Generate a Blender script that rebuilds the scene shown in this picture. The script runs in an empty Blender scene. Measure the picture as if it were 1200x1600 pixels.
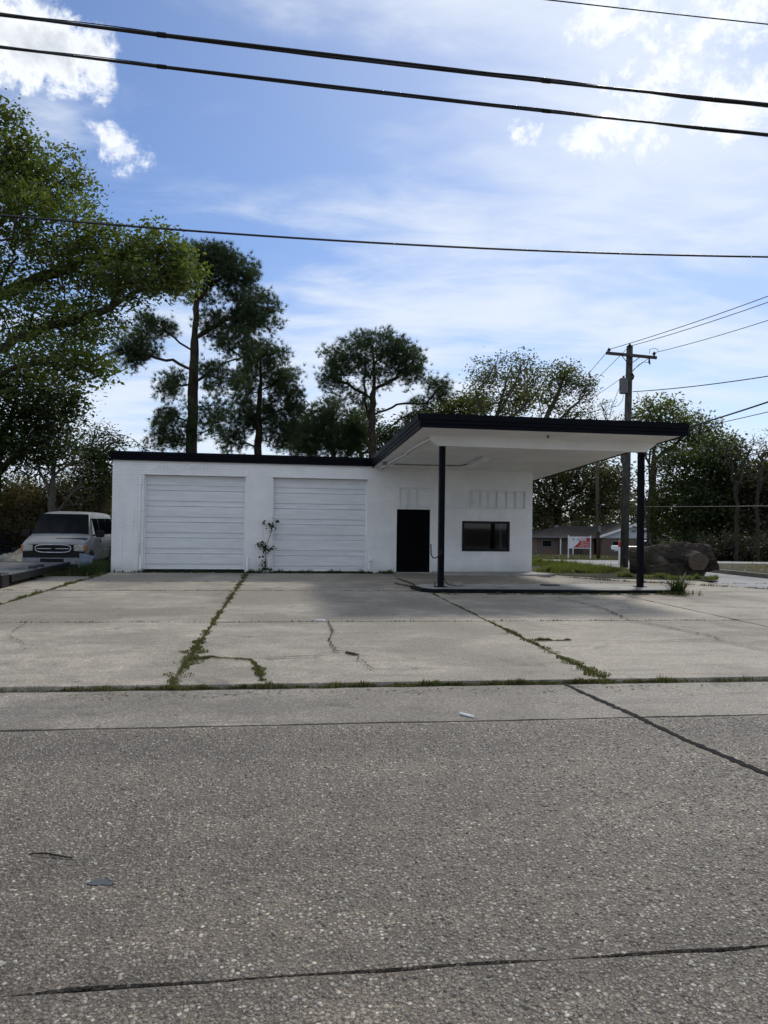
import bpy, bmesh, math, random
import numpy as np
from math import radians as RAD, sin, cos, pi
from mathutils import Vector, Matrix
random.seed(4)
C = bpy.context.scene.collection
SC = bpy.context.scene

# ------------------------------------------------------------------ camera
FPX, HCAM = 1186.0, 1.66
PIT, ROL = RAD(.796), RAD(.781)
TB, TR = RAD(9.43), RAD(7.54)            # yaw of the building and of the road
_f = Vector((0, cos(PIT), sin(PIT))); _u = Vector((0, -sin(PIT), cos(PIT))); _x = Vector((1, 0, 0))
CX = cos(ROL)*_x + sin(ROL)*_u; CU = -sin(ROL)*_x + cos(ROL)*_u
cam = bpy.data.cameras.new('camera'); co = bpy.data.objects.new('camera', cam); C.objects.link(co)
m = Matrix((CX, CU, -_f)).transposed().to_4x4(); m.translation = (0, 0, HCAM); co.matrix_world = m
cam.sensor_fit = 'VERTICAL'; cam.sensor_height = 24; cam.lens = 24*FPX/1600; cam.clip_start = .05; cam.clip_end = 3000
SC.camera = co

# ------------------------------------------------------------------ sun, sky, exposure
SUN_AZ, SUN_EL = 23.0, 42.0              # degrees, azimuth from +Y towards +X
SUN_POWER, SKY_POWER, EXPOSURE = 1.55, .145, .55
sl = bpy.data.lights.new('sun', 'SUN'); sl.energy = SUN_POWER; sl.angle = RAD(7); sl.color = (1, .95, .86)
so = bpy.data.objects.new('sun', sl); C.objects.link(so)
sd = Vector((sin(RAD(SUN_AZ))*cos(RAD(SUN_EL)), cos(RAD(SUN_AZ))*cos(RAD(SUN_EL)), sin(RAD(SUN_EL))))
so.rotation_euler = (-sd).to_track_quat('-Z', 'Y').to_euler(); so.location = sd*60
SC.view_settings.view_transform = 'Standard'; SC.view_settings.look = 'None'
SC.view_settings.exposure = EXPOSURE; SC.view_settings.gamma = 1; SC.view_settings.use_curve_mapping = False
SC.render.engine = 'CYCLES'
SC.cycles.max_bounces = 6; SC.cycles.transparent_max_bounces = 8

# node helpers
class NT:
    def __init__(s, nt): s.t = nt
    def n(s, ty, **kw):
        o = s.t.nodes.new(ty)
        for k, v in kw.items(): setattr(o, k, v)
        return o
    def put(s, sock, v):
        if hasattr(v, 'is_output') or isinstance(v, bpy.types.NodeSocket): s.t.links.new(v, sock)
        else: sock.default_value = v
    def math(s, op, a, b=None, c=None, clamp=False):
        o = s.n('ShaderNodeMath', operation=op); o.use_clamp = clamp
        s.put(o.inputs[0], a)
        if b is not None: s.put(o.inputs[1], b)
        if c is not None: s.put(o.inputs[2], c)
        return o.outputs[0]
    def vmath(s, op, a, b=None):
        o = s.n('ShaderNodeVectorMath', operation=op); s.put(o.inputs[0], a)
        if b is not None: s.put(o.inputs[3 if op == 'SCALE' else 1], b)
        return o.outputs[0]
    def noise(s, v, scale=5, detail=4, rough=.55, dist=0, col=False):
        o = s.n('ShaderNodeTexNoise'); s.put(o.inputs['Vector'], v)
        o.inputs['Scale'].default_value = scale; o.inputs['Detail'].default_value = detail
        o.inputs['Roughness'].default_value = rough; o.inputs['Distortion'].default_value = dist
        return o.outputs['Color' if col else 'Fac']
    def voro(s, v, scale, feature='F1', rnd=1.0):
        o = s.n('ShaderNodeTexVoronoi', feature=feature); s.put(o.inputs['Vector'], v)
        o.inputs['Scale'].default_value = scale; o.inputs['Randomness'].default_value = rnd
        return o
    def ramp(s, f, stops, interp='LINEAR'):
        o = s.n('ShaderNodeValToRGB'); o.color_ramp.interpolation = interp; s.put(o.inputs[0], f)
        e = o.color_ramp.elements
        while len(e) < len(stops): e.new(.5)
        for i, (p, c) in enumerate(stops):
            e[i].position = p
            if not hasattr(c, '__len__'): c = (c, c, c)
            e[i].color = (*c[:3], 1)
        return o.outputs[0]
    def mix(s, f, a, b, blend='MIX'):
        o = s.n('ShaderNodeMix', data_type='RGBA', blend_type=blend); o.clamp_factor = True
        s.put(o.inputs[0], f)
        for i, v in ((6, a), (7, b)):
            if isinstance(v, (tuple, list)): v = (*v[:3], 1)
            elif isinstance(v, (int, float)): v = (v, v, v, 1)
            s.put(o.inputs[i], v)
        return o.outputs[2]
    def step(s, v, lo, hi, a=0., b=1.):
        o = s.n('ShaderNodeMapRange', interpolation_type='SMOOTHSTEP'); s.put(o.inputs[0], v)
        o.inputs[1].default_value = lo; o.inputs[2].default_value = hi; o.inputs[3].default_value = a; o.inputs[4].default_value = b
        return o.outputs[0]
    def bump(s, h, strength=.5, dist=.01, normal=None):
        o = s.n('ShaderNodeBump'); o.inputs['Strength'].default_value = strength; o.inputs['Distance'].default_value = dist
        s.put(o.inputs['Height'], h)
        if normal is not None: s.put(o.inputs['Normal'], normal)
        return o.outputs[0]
    def coord(s, k='Object'): return s.n('ShaderNodeTexCoord').outputs[k]

def sky():
    w = bpy.data.worlds.new('World'); SC.world = w; w.use_nodes = True
    t = NT(w.node_tree); w.node_tree.nodes.clear()
    st = t.n('ShaderNodeTexSky', sky_type='NISHITA', sun_disc=False)
    st.sun_elevation = RAD(SUN_EL); st.sun_rotation = RAD(SUN_AZ); st.altitude = 0
    st.air_density = 1.0; st.dust_density = .35; st.ozone_density = 4.0
    d = t.coord('Generated')
    sep = t.n('ShaderNodeSeparateXYZ'); t.put(sep.inputs[0], d); X, Y, Z = sep.outputs
    az = t.math('ARCTAN2', X, Y); el = t.math('ARCSINE', Z)
    # soft veil of cirrus over the whole sky, on a plane high above
    k = t.math('DIVIDE', 1.0, t.math('ADD', t.math('MAXIMUM', Z, 0.0), .16))
    cb = t.n('ShaderNodeCombineXYZ'); t.put(cb.inputs[0], t.math('MULTIPLY', X, k)); t.put(cb.inputs[1], t.math('MULTIPLY', Y, k))
    mp = t.n('ShaderNodeMapping'); t.put(mp.inputs[0], cb.outputs[0]); mp.inputs['Rotation'].default_value = (0, 0, RAD(-28)); mp.inputs['Scale'].default_value = (.75, 1.5, 1)
    mp.inputs['Location'].default_value = (.35, 2.1, 0)
    n1 = t.noise(mp.outputs[0], 1.25, 7, .52, .25); n2 = t.noise(mp.outputs[0], 4.2, 6, .6, .6)
    veil = t.math('ADD', t.math('MULTIPLY', n1, .74), t.math('MULTIPLY', n2, .26))
    # a clearer blue gap in the veil, low in the south west of the sky
    ga = t.math('DIVIDE', t.math('ADD', az, RAD(13)), RAD(15)); ge = t.math('DIVIDE', t.math('SUBTRACT', el, RAD(27)), RAD(9))
    gap = t.math('EXPONENT', t.math('MULTIPLY', t.math('ADD', t.math('MULTIPLY', ga, ga), t.math('MULTIPLY', ge, ge)), -1.0))
    veil = t.math('SUBTRACT', veil, t.math('MULTIPLY', gap, .13))
    veil = t.math('MULTIPLY', t.step(veil, .38, .61), .86)
    hz = t.step(el, .0, .36, .50, 0)                       # paler towards the horizon
    dt = t.n('ShaderNodeVectorMath', operation='DOT_PRODUCT'); t.put(dt.inputs[0], d); dt.inputs[1].default_value = sd
    glow = t.math('MULTIPLY', t.math('POWER', t.math('MAXIMUM', dt.outputs['Value'], 0.0), 12.0), .42)
    veil = t.math('SUBTRACT', 1, t.math('MULTIPLY', t.math('MULTIPLY', t.math('SUBTRACT', 1, veil), t.math('SUBTRACT', 1, hz)), t.math('SUBTRACT', 1, glow)))
    hs = t.n('ShaderNodeHueSaturation'); hs.inputs['Saturation'].default_value = .97; t.put(hs.inputs['Color'], st.outputs[0])
    col = t.mix(veil, t.mix(1, hs.outputs[0], (.46, .50, .58), 'MULTIPLY'), (3.9, 4.25, 4.75))
    # separate small cumulus clouds, each at its own bearing and height
    fine = t.noise(d, 24, 10, .64, .5); fine2 = t.noise(d, 90, 7, .68)
    wob = t.noise(d, 6, 4, .6, 0, True); dv = t.vmath('SUBTRACT', wob, (.5, .5, .5)); sdv = t.n('ShaderNodeSeparateXYZ'); t.put(sdv.inputs[0], dv)
    aw = t.math('ADD', az, t.math('MULTIPLY', sdv.outputs[0], .13)); ew = t.math('ADD', el, t.math('MULTIPLY', sdv.outputs[2], .09))
    total = None
    for (a, e, ra, re, k0) in ((-27.0, 29.4, 8.2, 3.2, 1.8), (-21.2, 28.0, 2.4, 1.8, .9), (-18.9, 25.0, 2.6, 1.2, .62), (19.6, 29.6, 4.2, 3.6, .62), (17.5, 33.4, 4.4, 2.2, .60),
            (25.2, 27.4, 6.0, 2.4, .70), (16.3, 26.0, 3.4, 1.8, .74), (19.1, 25.5, 1.7, 1.3, .66), (10.4, 27.3, 1.2, 1.6, .42), (27, 33, 8, 5.0, .42),
            (-52, 24, 12, 5, 1), (48, 30, 12, 6, 1), (70, 21, 14, 5, 1), (-80, 32, 14, 6, 1), (-118, 24, 17, 6, 1.1), (112, 34, 17, 7, 1.1), (152, 22, 18, 6, 1.1), (-158, 30, 17, 7, 1.1), (180, 48, 20, 8, 1.1), (-100, 52, 20, 8, 1), (100, 56, 20, 8, 1)):
        qa = t.math('DIVIDE', t.math('SUBTRACT', aw, RAD(a)), RAD(ra)); qe = t.math('DIVIDE', t.math('SUBTRACT', ew, RAD(e)), RAD(re))
        q = t.math('ADD', t.math('MULTIPLY', qa, qa), t.math('MULTIPLY', qe, qe))
        s_ = t.math('MULTIPLY', t.math('SUBTRACT', 1.0, t.math('MINIMUM', q, 1.6)), k0)
        total = s_ if total is None else t.math('MAXIMUM', total, s_)
    body = t.math('ADD', t.math('MULTIPLY', total, .66), t.math('ADD', t.math('MULTIPLY', t.math('SUBTRACT', fine, .5), 2.5), t.math('MULTIPLY', t.math('SUBTRACT', fine2, .5), 1.1)))
    inside_ = t.step(total, -.25, .15)
    mask = t.math('MULTIPLY', t.step(body, .02, .78), inside_)
    thick = t.step(body, .35, 1.5)
    gn = t.noise(d, 11, 5, .6)
    belly = t.math('MULTIPLY', thick, t.step(gn, .34, .60, .35, 1.0))
    cc = t.mix(belly, (5.3, 5.45, 5.6), (3.3, 3.5, 3.75))
    # unseen clouds opposite the sun are brightened, added to light the station walls
    rear_gain = t.step(dt.outputs['Value'], .75, -.6, 1.0, 2.0)
    cc = t.vmath('SCALE', cc, rear_gain)
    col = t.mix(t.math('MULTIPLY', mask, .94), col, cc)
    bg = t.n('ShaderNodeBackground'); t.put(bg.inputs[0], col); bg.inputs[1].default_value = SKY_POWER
    out = t.n('ShaderNodeOutputWorld'); t.t.links.new(bg.outputs[0], out.inputs[0])
sky()

# ------------------------------------------------------------------ places
def ray(px, py): return _f + CX*((px-600)/FPX) - CU*((py-800)/FPX)
def at(px, py, y):                        # a spot in the place seen in that direction, y metres ahead
    d = ray(px, py); return Vector((0, 0, HCAM)) + d*(y/d.y)
G0 = Vector((-8.246, 23.0, 0))
UB = Vector((cos(TB), sin(TB), 0)); VB = Vector((-sin(TB), cos(TB), 0))
UR = Vector((cos(TR), sin(TR), 0)); VR = Vector((-sin(TR), cos(TR), 0))
def BW(u, v, z=0): return G0 + UB*u + VB*v + Vector((0, 0, z))
def RW(u, v, z=0): return UR*u + VR*v + Vector((0, 0, z))
def tz(x, y):
    z = float(np.interp(y, [34, 62, 90, 150, 500], [-.06, -1.15, -1.84, -2.6, -3.2]))
    if y > 18: z -= .13*min(1, max(0, (-8.6-x)/1.5))*min(1, (y-18)/3)
    return z

# ------------------------------------------------------------------ mesh helpers
class MB:
    def __init__(s): s.v = []; s.f = []
    def quad_box(s, p):                   # eight corners: bottom ring, top ring
        b = len(s.v); s.v += [tuple(q) for q in p]
        s.f += [tuple(b+i for i in q) for q in ((3,2,1,0),(4,5,6,7),(0,1,5,4),(1,2,6,5),(2,3,7,6),(3,0,4,7))]
        return s
    def box(s, x0, x1, y0, y1, z0, z1):
        return s.quad_box([(x0,y0,z0),(x1,y0,z0),(x1,y1,z0),(x0,y1,z0),(x0,y0,z1),(x1,y0,z1),(x1,y1,z1),(x0,y1,z1)])
    def tube(s, pts, r, n=8, cap=True):
        pts = [Vector(p) for p in pts]; rs = r if hasattr(r, '__len__') else [r]*len(pts)
        base = len(s.v); ref = None
        for i, p in enumerate(pts):
            d = (pts[min(i+1, len(pts)-1)] - pts[max(i-1, 0)]).normalized()
            if ref is None:
                ref = d.orthogonal().normalized()
            a = (ref - d*ref.dot(d))
            a = a.normalized() if a.length > 1e-5 else d.orthogonal().normalized()
            ref = a; b = d.cross(a)
            for k in range(n):
                t = 2*pi*k/n; s.v.append(tuple(p + (a*cos(t) + b*sin(t))*rs[i]))
        for i in range(len(pts)-1):
            for k in range(n):
                k2 = (k+1) % n
                s.f.append((base+i*n+k, base+i*n+k2, base+(i+1)*n+k2, base+(i+1)*n+k))
        if cap:
            s.f.append(tuple(base+k for k in range(n))[::-1]); e = base+(len(pts)-1)*n
            s.f.append(tuple(e+k for k in range(n)))
        return s
    def prism(s, poly, z0, z1):           # poly: (x, y) ring, counter-clockwise
        b = len(s.v); n = len(poly)
        s.v += [(x, y, z0) for x, y in poly] + [(x, y, z1) for x, y in poly]
        s.f.append(tuple(b+i for i in range(n))[::-1]); s.f.append(tuple(b+n+i for i in range(n)))
        for i in range(n): j = (i+1) % n; s.f.append((b+i, b+j, b+n+j, b+n+i))
        return s
    def loft(s, rings, close=True, caps=True):
        b = len(s.v); n = len(rings[0])
        for r in rings: s.v += [tuple(p) for p in r]
        for i in range(len(rings)-1):
            for k in range(n if close else n-1):
                j = (k+1) % n; s.f.append((b+i*n+k, b+i*n+j, b+(i+1)*n+j, b+(i+1)*n+k))
        if caps and close:
            s.f.append(tuple(b+k for k in range(n))[::-1]); e = b+(len(rings)-1)*n; s.f.append(tuple(e+k for k in range(n)))
        return s
    def strip(s, pts, z=0):               # one polygon
        b = len(s.v); s.v += [tuple(p) for p in pts]; s.f.append(tuple(b+i for i in range(len(pts)))); return s
    def mesh(s, name, smooth=False, fix=True):
        me = bpy.data.meshes.new(name); me.from_pydata(s.v, [], s.f)
        if fix:
            bm = bmesh.new(); bm.from_mesh(me); bmesh.ops.recalc_face_normals(bm, faces=bm.faces); bm.to_mesh(me); bm.free()
        if smooth: me.polygons.foreach_set('use_smooth', [True]*len(me.polygons))
        return me
    def build(s, name, mat, parent=None, smooth=False, bevel=0, seg=2, fix=True):
        me = s.mesh(name, False, fix)
        if bevel:
            bm = bmesh.new(); bm.from_mesh(me)
            ed = [e for e in bm.edges if len(e.link_faces) == 2 and e.calc_face_angle(0) > .5]
            bmesh.ops.bevel(bm, geom=ed, offset=bevel, segments=seg, affect='EDGES', clamp_overlap=True, profile=.5)
            bm.to_mesh(me); bm.free()
        if smooth: me.polygons.foreach_set('use_smooth', [True]*len(me.polygons))
        return link(name, me, mat, parent)

def link(name, me, mat=None, parent=None):
    o = bpy.data.objects.new(name, me); C.objects.link(o)
    if mat is not None and len(me.materials) == 0: me.materials.append(mat)
    if parent is not None: o.parent = parent
    return o
def tag(o, label=None, cat=None, group=None, kind=None):
    if label: o['label'] = label
    if cat: o['category'] = cat
    if group: o['group'] = group
    if kind: o['kind'] = kind
    return o
def thing(name, label, cat, loc=(0, 0, 0), rz=0, group=None, kind=None):
    o = bpy.data.objects.new(name, None); C.objects.link(o); o.location = loc; o.rotation_euler = (0, 0, rz)
    o.empty_display_size = .2
    return tag(o, label, cat, group, kind)
def mesh_np(name, V, k):                  # faces of k corners each, no shared corners
    V = np.asarray(V, dtype=np.float32).reshape(-1, 3); n = len(V); nf = n//k
    me = bpy.data.meshes.new(name); me.vertices.add(n); me.vertices.foreach_set('co', V.ravel())
    me.loops.add(n); me.loops.foreach_set('vertex_index', np.arange(n, dtype=np.int32))
    me.polygons.add(nf); me.polygons.foreach_set('loop_start', np.arange(0, n, k, dtype=np.int32))
    me.polygons.foreach_set('loop_total', np.full(nf, k, dtype=np.int32)); me.update(); return me

# ------------------------------------------------------------------ materials
def mat(name, fn):
    m = bpy.data.materials.new(name); m.use_nodes = True; t = NT(m.node_tree)
    b = m.node_tree.nodes['Principled BSDF']; fn(t, b); return m
def plain(name, col, rough=.5, metal=0, spec=.5, var=.12, scale=8):
    def fn(t, b):
        n = t.noise(t.coord(), scale, 5, .6)
        c = t.mix(t.step(n, .3, .7), tuple(x*(1-var) for x in col), tuple(min(1, x*(1+var)) for x in col))
        t.put(b.inputs['Base Color'], c); t.put(b.inputs['Roughness'], t.step(n, .2, .8, rough*.85, min(1, rough*1.15)))
        b.inputs['Metallic'].default_value = metal; b.inputs['Specular IOR Level'].default_value = spec
    return mat(name, fn)

def _chip(t, b):                           # worn exposed-pebble paving
    p = t.coord()
    wv = t.vmath('ADD', p, t.vmath('SCALE', t.vmath('SUBTRACT', t.noise(p, 40, 2, .5, 0, True), (.5, .5, .5)), .012))
    v1 = t.voro(wv, 50); v2 = t.voro(wv, 120)
    sep = t.n('ShaderNodeSeparateColor'); t.put(sep.inputs[0], v1.outputs['Color'])
    sep2 = t.n('ShaderNodeSeparateColor'); t.put(sep2.inputs[0], v2.outputs['Color'])
    stone = t.ramp(sep.outputs[0], [(0, (.100, .084, .066)), (.4, (.150, .128, .102)), (.75, (.222, .190, .153)), (.92, (.30, .266, .22)), (1, (.46, .42, .36))])
    fine = t.ramp(sep2.outputs[0], [(0, (.058, .048, .038)), (.6, (.116, .098, .079)), (1, (.20, .172, .14))])
    has = t.step(sep.outputs[1], .18, .24)
    dist = v1.outputs['Distance']
    rim = t.step(dist, .38, .60)
    inside = t.math('MULTIPLY', has, t.math('SUBTRACT', 1, rim))
    c = t.mix(inside, fine, stone)
    big = t.noise(p, .55, 5, .62); mid = t.noise(p, 3.2, 5, .65)
    c = t.mix(t.step(big, .36, .68), c, t.mix(1, c, (1.28, 1.26, 1.22), 'MULTIPLY'))
    c = t.mix(t.step(mid, .35, .70), t.mix(1, c, (.78, .78, .79), 'MULTIPLY'), c)
    mp = t.n('ShaderNodeMapping'); t.put(mp.inputs[0], p); mp.inputs['Scale'].default_value = (.05, .75, 1)
    lane = t.noise(mp.outputs[0], 1.0, 3, .55)
    c = t.mix(t.step(lane, .36, .64), t.mix(1, c, (.86, .86, .87), 'MULTIPLY'), t.mix(1, c, (1.16, 1.15, 1.12), 'MULTIPLY'))
    c = t.mix(1, c, (1.28, 1.26, 1.22), 'MULTIPLY')
    spot = t.noise(p, 1.1, 3, .5, .4)
    c = t.mix(t.step(spot, .70, .78, 0, .5), c, (.035, .033, .032))
    t.put(b.inputs['Base Color'], c)
    t.put(b.inputs['Roughness'], t.mix(inside, .72, t.mix(sep.outputs[2], .38, .62)))
    h = t.math('ADD', t.math('MULTIPLY', inside, t.math('SUBTRACT', 1, t.math('MULTIPLY', dist, .7))), t.math('MULTIPLY', t.math('SUBTRACT', 1, v2.outputs['Distance']), .35))
    h = t.math('ADD', h, t.math('MULTIPLY', sep.outputs[0], .25))
    t.put(b.inputs['Normal'], t.bump(h, .85, .011)); b.inputs['Specular IOR Level'].default_value = .32
M_ROAD = mat('pebble_paving', _chip)

def _peb(t, b):
    g = t.n('ShaderNodeNewGeometry'); r = g.outputs['Random Per Island']
    t.put(b.inputs['Base Color'], t.ramp(r, [(0, (.09, .071, .056)), (.35, (.165, .141, .113)), (.7, (.23, .197, .157)), (.9, (.28, .245, .20)), (.97, (.36, .33, .28)), (1, (.5, .47, .41))]))
    t.put(b.inputs['Roughness'], t.step(t.noise(t.coord(), 30, 2), .3, .7, .35, .65)); b.inputs['Specular IOR Level'].default_value = .5
M_PEB = mat('pebble_stone', _peb)

def _conc(base, fine_k):
    def fn(t, b):
        p = t.coord(); oi = t.n('ShaderNodeObjectInfo')
        big = t.noise(p, .33, 6, .62, .3); mid = t.noise(p, 2.1, 6, .66); fine = t.noise(p, 55, 4, .7); grit = t.voro(p, 95)
        sp = t.n('ShaderNodeSeparateColor'); t.put(sp.inputs[0], grit.outputs['Color'])
        c = t.mix(t.step(big, .40, .60), tuple(x*.66 for x in base), tuple(x*1.10 for x in base))
        c = t.mix(t.step(mid, .38, .60, .55, 0), c, (base[0]*.58, base[1]*.57, base[2]*.57))
        mp = t.n('ShaderNodeMapping'); t.put(mp.inputs[0], p); mp.inputs['Scale'].default_value = (.5, 3.0, 1)
        streak = t.noise(mp.outputs[0], 1.3, 5, .6)
        c = t.mix(t.step(streak, .50, .66, 0, .5), c, (base[0]*.55, base[1]*.56, base[2]*.58))
        blot = t.noise(p, 1.7, 3, .5, .8)
        c = t.mix(t.step(blot, .63, .72, 0, .5), c, (.075, .070, .062))
        c = t.mix(fine_k, c, t.mix(1, c, t.ramp(sp.outputs[0], [(0, .55), (.5, .95), (.85, 1.2), (1, 1.9)]), 'MULTIPLY'))
        c = t.mix(.5, c, t.mix(1, c, t.ramp(oi.outputs['Random'], [(0, .82), (1, 1.16)]), 'MULTIPLY'))
        t.put(b.inputs['Base Color'], c); t.put(b.inputs['Roughness'], t.step(mid, .3, .7, .68, .9))
        h = t.math('ADD', t.math('MULTIPLY', fine, .7), t.math('MULTIPLY', sp.outputs[1], .5))
        t.put(b.inputs['Normal'], t.bump(h, .35, .006)); b.inputs['Specular IOR Level'].default_value = .35
    return fn
M_CONC = mat('old_concrete', _conc((.345, .302, .238), .8))
M_GUTTER = mat('gutter_concrete', _conc((.255, .226, .185), 1.0))
M_ISLE = mat('island_concrete', _conc((.34, .33, .30), .3))
M_STREET = mat('side_street_surface', _conc((.26, .26, .255), .4))
def _dirt(t, b):
    p = t.coord(); n = t.noise(p, .25, 6, .65); n2 = t.noise(p, 7, 6, .7)
    c = t.mix(t.step(n, .35, .65), (.060, .060, .030), (.105, .092, .055)); c = t.mix(t.step(n2, .35, .7), t.mix(1, c, .45, 'MULTIPLY'), c)
    t.put(b.inputs['Base Color'], c); b.inputs['Roughness'].default_value = .95
    t.put(b.inputs['Normal'], t.bump(n2, .8, .05)); b.inputs['Specular IOR Level'].default_value = .15
M_DIRT = mat('grassy_earth', _dirt)
M_CRACK = plain('crack_soil', (.040, .036, .027), .95, spec=.05, var=.4, scale=30)
M_TAR = plain('joint_tar', (.012, .012, .013), .85, spec=.08, var=.4, scale=20)

def _brickpaint(t, b):
    p = t.coord(); s = t.n('ShaderNodeSeparateXYZ'); t.put(s.inputs[0], p)
    cb = t.n('ShaderNodeCombineXYZ'); t.put(cb.inputs[0], t.math('ADD', s.outputs[0], s.outputs[1])); t.put(cb.inputs[1], s.outputs[2])
    wob = t.vmath('ADD', cb.outputs[0], t.vmath('SCALE', t.vmath('SUBTRACT', t.noise(p, 14, 2, .5, 0, True), (.5, .5, .5)), .012))
    br = t.n('ShaderNodeTexBrick'); t.put(br.inputs['Vector'], wob); br.inputs['Scale'].default_value = 1
    br.inputs['Brick Width'].default_value = .215; br.inputs['Row Height'].default_value = .0755; br.inputs['Mortar Size'].default_value = .006; br.inputs['Mortar Smooth'].default_value = .5
    br.inputs['Color1'].default_value = (1, 1, 1, 1); br.inputs['Color2'].default_value = (.45, .45, .45, 1); br.inputs['Mortar'].default_value = (0, 0, 0, 1)
    big = t.noise(p, 1.1, 6, .65); low = t.step(t.math('ADD', s.outputs[2], t.math('MULTIPLY', big, .5)), .25, .75, .55, 0)
    c = t.mix(t.step(big, .3, .75), (.71, .705, .69), (.83, .82, .80))
    c = t.mix(low, c, (.46, .45, .41))
    drip = t.n('ShaderNodeMapping'); t.put(drip.inputs[0], p); drip.inputs['Scale'].default_value = (5, 5, .35)
    c = t.mix(t.step(t.noise(drip.outputs[0], 1, 5, .6), .58, .74, 0, .35), c, (.52, .53, .53))
    fm = t.math('SUBTRACT', 1, br.outputs['Fac'])
    c = t.mix(fm, t.mix(1, c, .84, 'MULTIPLY'), c)
    chip = t.noise(p, 26, 4, .7); c = t.mix(t.step(chip, .72, .76, 0, .55), c, (.33, .29, .26))
    t.put(b.inputs['Base Color'], c); b.inputs['Roughness'].default_value = .62
    h = t.math('ADD', t.math('MULTIPLY', br.outputs['Color'], .8), t.math('MULTIPLY', t.noise(p, 60, 4, .6), .35))
    t.put(b.inputs['Normal'], t.bump(h, .8, .006))
M_WALL = mat('painted_brick', _brickpaint)
def _doorpaint(t, b):
    p = t.coord(); mp = t.n('ShaderNodeMapping'); t.put(mp.inputs[0], p); mp.inputs['Scale'].default_value = (.6, 1, 6)
    n = t.noise(mp.outputs[0], 2.2, 6, .65); n2 = t.noise(p, 1.0, 4, .6)
    c = t.mix(t.step(n, .3, .72), (.60, .612, .615), (.72, .728, .728)); c = t.mix(t.step(n2, .5, .75, 0, .35), c, (.55, .55, .53))
    t.put(b.inputs['Base Color'], c); b.inputs['Roughness'].default_value = .5
    t.put(b.inputs['Normal'], t.bump(n, .25, .01))
M_DOOR = mat('painted_door_metal', _doorpaint)
M_WHITE = plain('white_paint', (.78, .785, .78), .55, var=.06, scale=2)
M_SOFFIT = plain('soffit_paint', (.78, .775, .76), .7, var=.07, scale=.9)
M_LETTER = plain('faded_lettering', (.62, .635, .645), .6, var=.1, scale=9)
M_NAVY = plain('navy_fascia', (.0035, .0042, .0075), .5, spec=.06, var=.35, scale=4)
M_POST = plain('post_paint', (.005, .0068, .0095), .45, spec=.08, var=.4, scale=7)
M_BLACKDOOR = plain('black_door_paint', (.002, .0018, .003), .7, spec=.06, var=.3, scale=5)
M_BLACK = plain('black_metal', (.008, .008, .009), .5, spec=.2, var=.2)
M_CABLE = plain('cable_rubber', (.010, .010, .011), .55, var=.2)
M_ROOM = plain('room_wall', (.07, .072, .075), .8, var=.1, scale=1)
M_ROOF = plain('roof_gravel', (.20, .19, .18), .9, var=.2, scale=3)
def _glass(t, b):
    b.inputs['Base Color'].default_value = (.5, .53, .55, 1); b.inputs['Roughness'].default_value = .03
    b.inputs['Transmission Weight'].default_value = 1; b.inputs['IOR'].default_value = 1.38
M_GLASS = mat('window_glass', _glass)
def _darkglass(t, b):
    b.inputs['Base Color'].default_value = (.012, .014, .017, 1); b.inputs['Roughness'].default_value = .08; b.inputs['Specular IOR Level'].default_value = .09
M_TINT = mat('tinted_glass', _darkglass)

def leafmat(name, cols, trans=.35, rough=.6):
    def fn(t, b):
        g = t.n('ShaderNodeNewGeometry'); r = g.outputs['Random Per Island']
        n = len(cols); c = t.ramp(r, [(i/(n-1), q) for i, q in enumerate(cols)])
        big = t.noise(t.coord(), .45, 3, .6)
        c = t.mix(1, c, t.ramp(big, [(.3, .72), (.7, 1.25)]), 'MULTIPLY')
        t.put(b.inputs['Base Color'], c); b.inputs['Roughness'].default_value = rough; b.inputs['Specular IOR Level'].default_value = .25
        tr = t.n('ShaderNodeBsdfTranslucent'); t.put(tr.inputs[0], t.mix(1, c, (1.25, 1.35, .6), 'MULTIPLY'))
        mx = t.n('ShaderNodeMixShader'); mx.inputs[0].default_value = trans
        out = [q for q in t.t.nodes if q.type == 'OUTPUT_MATERIAL'][0]
        t.t.links.new(b.outputs[0], mx.inputs[1]); t.t.links.new(tr.outputs[0], mx.inputs[2]); t.t.links.new(mx.outputs[0], out.inputs[0])
    return mat(name, fn)
M_OAK = leafmat('oak_leaf', [(.060, .086, .024), (.090, .122, .036), (.120, .148, .048), (.165, .172, .062)], .52)
M_DARKLEAF = leafmat('evergreen_leaf', [(.026, .040, .017), (.046, .068, .026), (.072, .094, .036)], .4)
M_NEEDLE = leafmat('pine_needle', [(.030, .050, .026), (.048, .074, .036), (.070, .096, .046)], .4)
M_SPRING = leafmat('spring_leaf', [(.085, .10, .030), (.12, .135, .040), (.075, .085, .030), (.10, .095, .045)], .5)
M_BUDS = leafmat('pale_bud_leaf', [(.10, .105, .050), (.13, .135, .060), (.085, .105, .042)], .45)
M_BROWNLEAF = leafmat('brown_brush_leaf', [(.13, .095, .052), (.20, .15, .082), (.12, .112, .055), (.24, .19, .11)], .5)
M_GRASS = leafmat('grass_blade', [(.055, .065, .020), (.080, .088, .028), (.11, .105, .040), (.16, .135, .065)], .35)
M_LONGGRASS = leafmat('verge_grass_blade', [(.070, .095, .024), (.115, .140, .036), (.15, .165, .055), (.20, .185, .085)], .45)
M_WEED = leafmat('weed_leaf', [(.020, .034, .012), (.040, .060, .020), (.055, .075, .026)], .35)
M_LITTER = leafmat('dry_leaf', [(.16, .12, .07), (.32, .28, .20), (.10, .07, .04), (.42, .38, .30)], .2)
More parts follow.
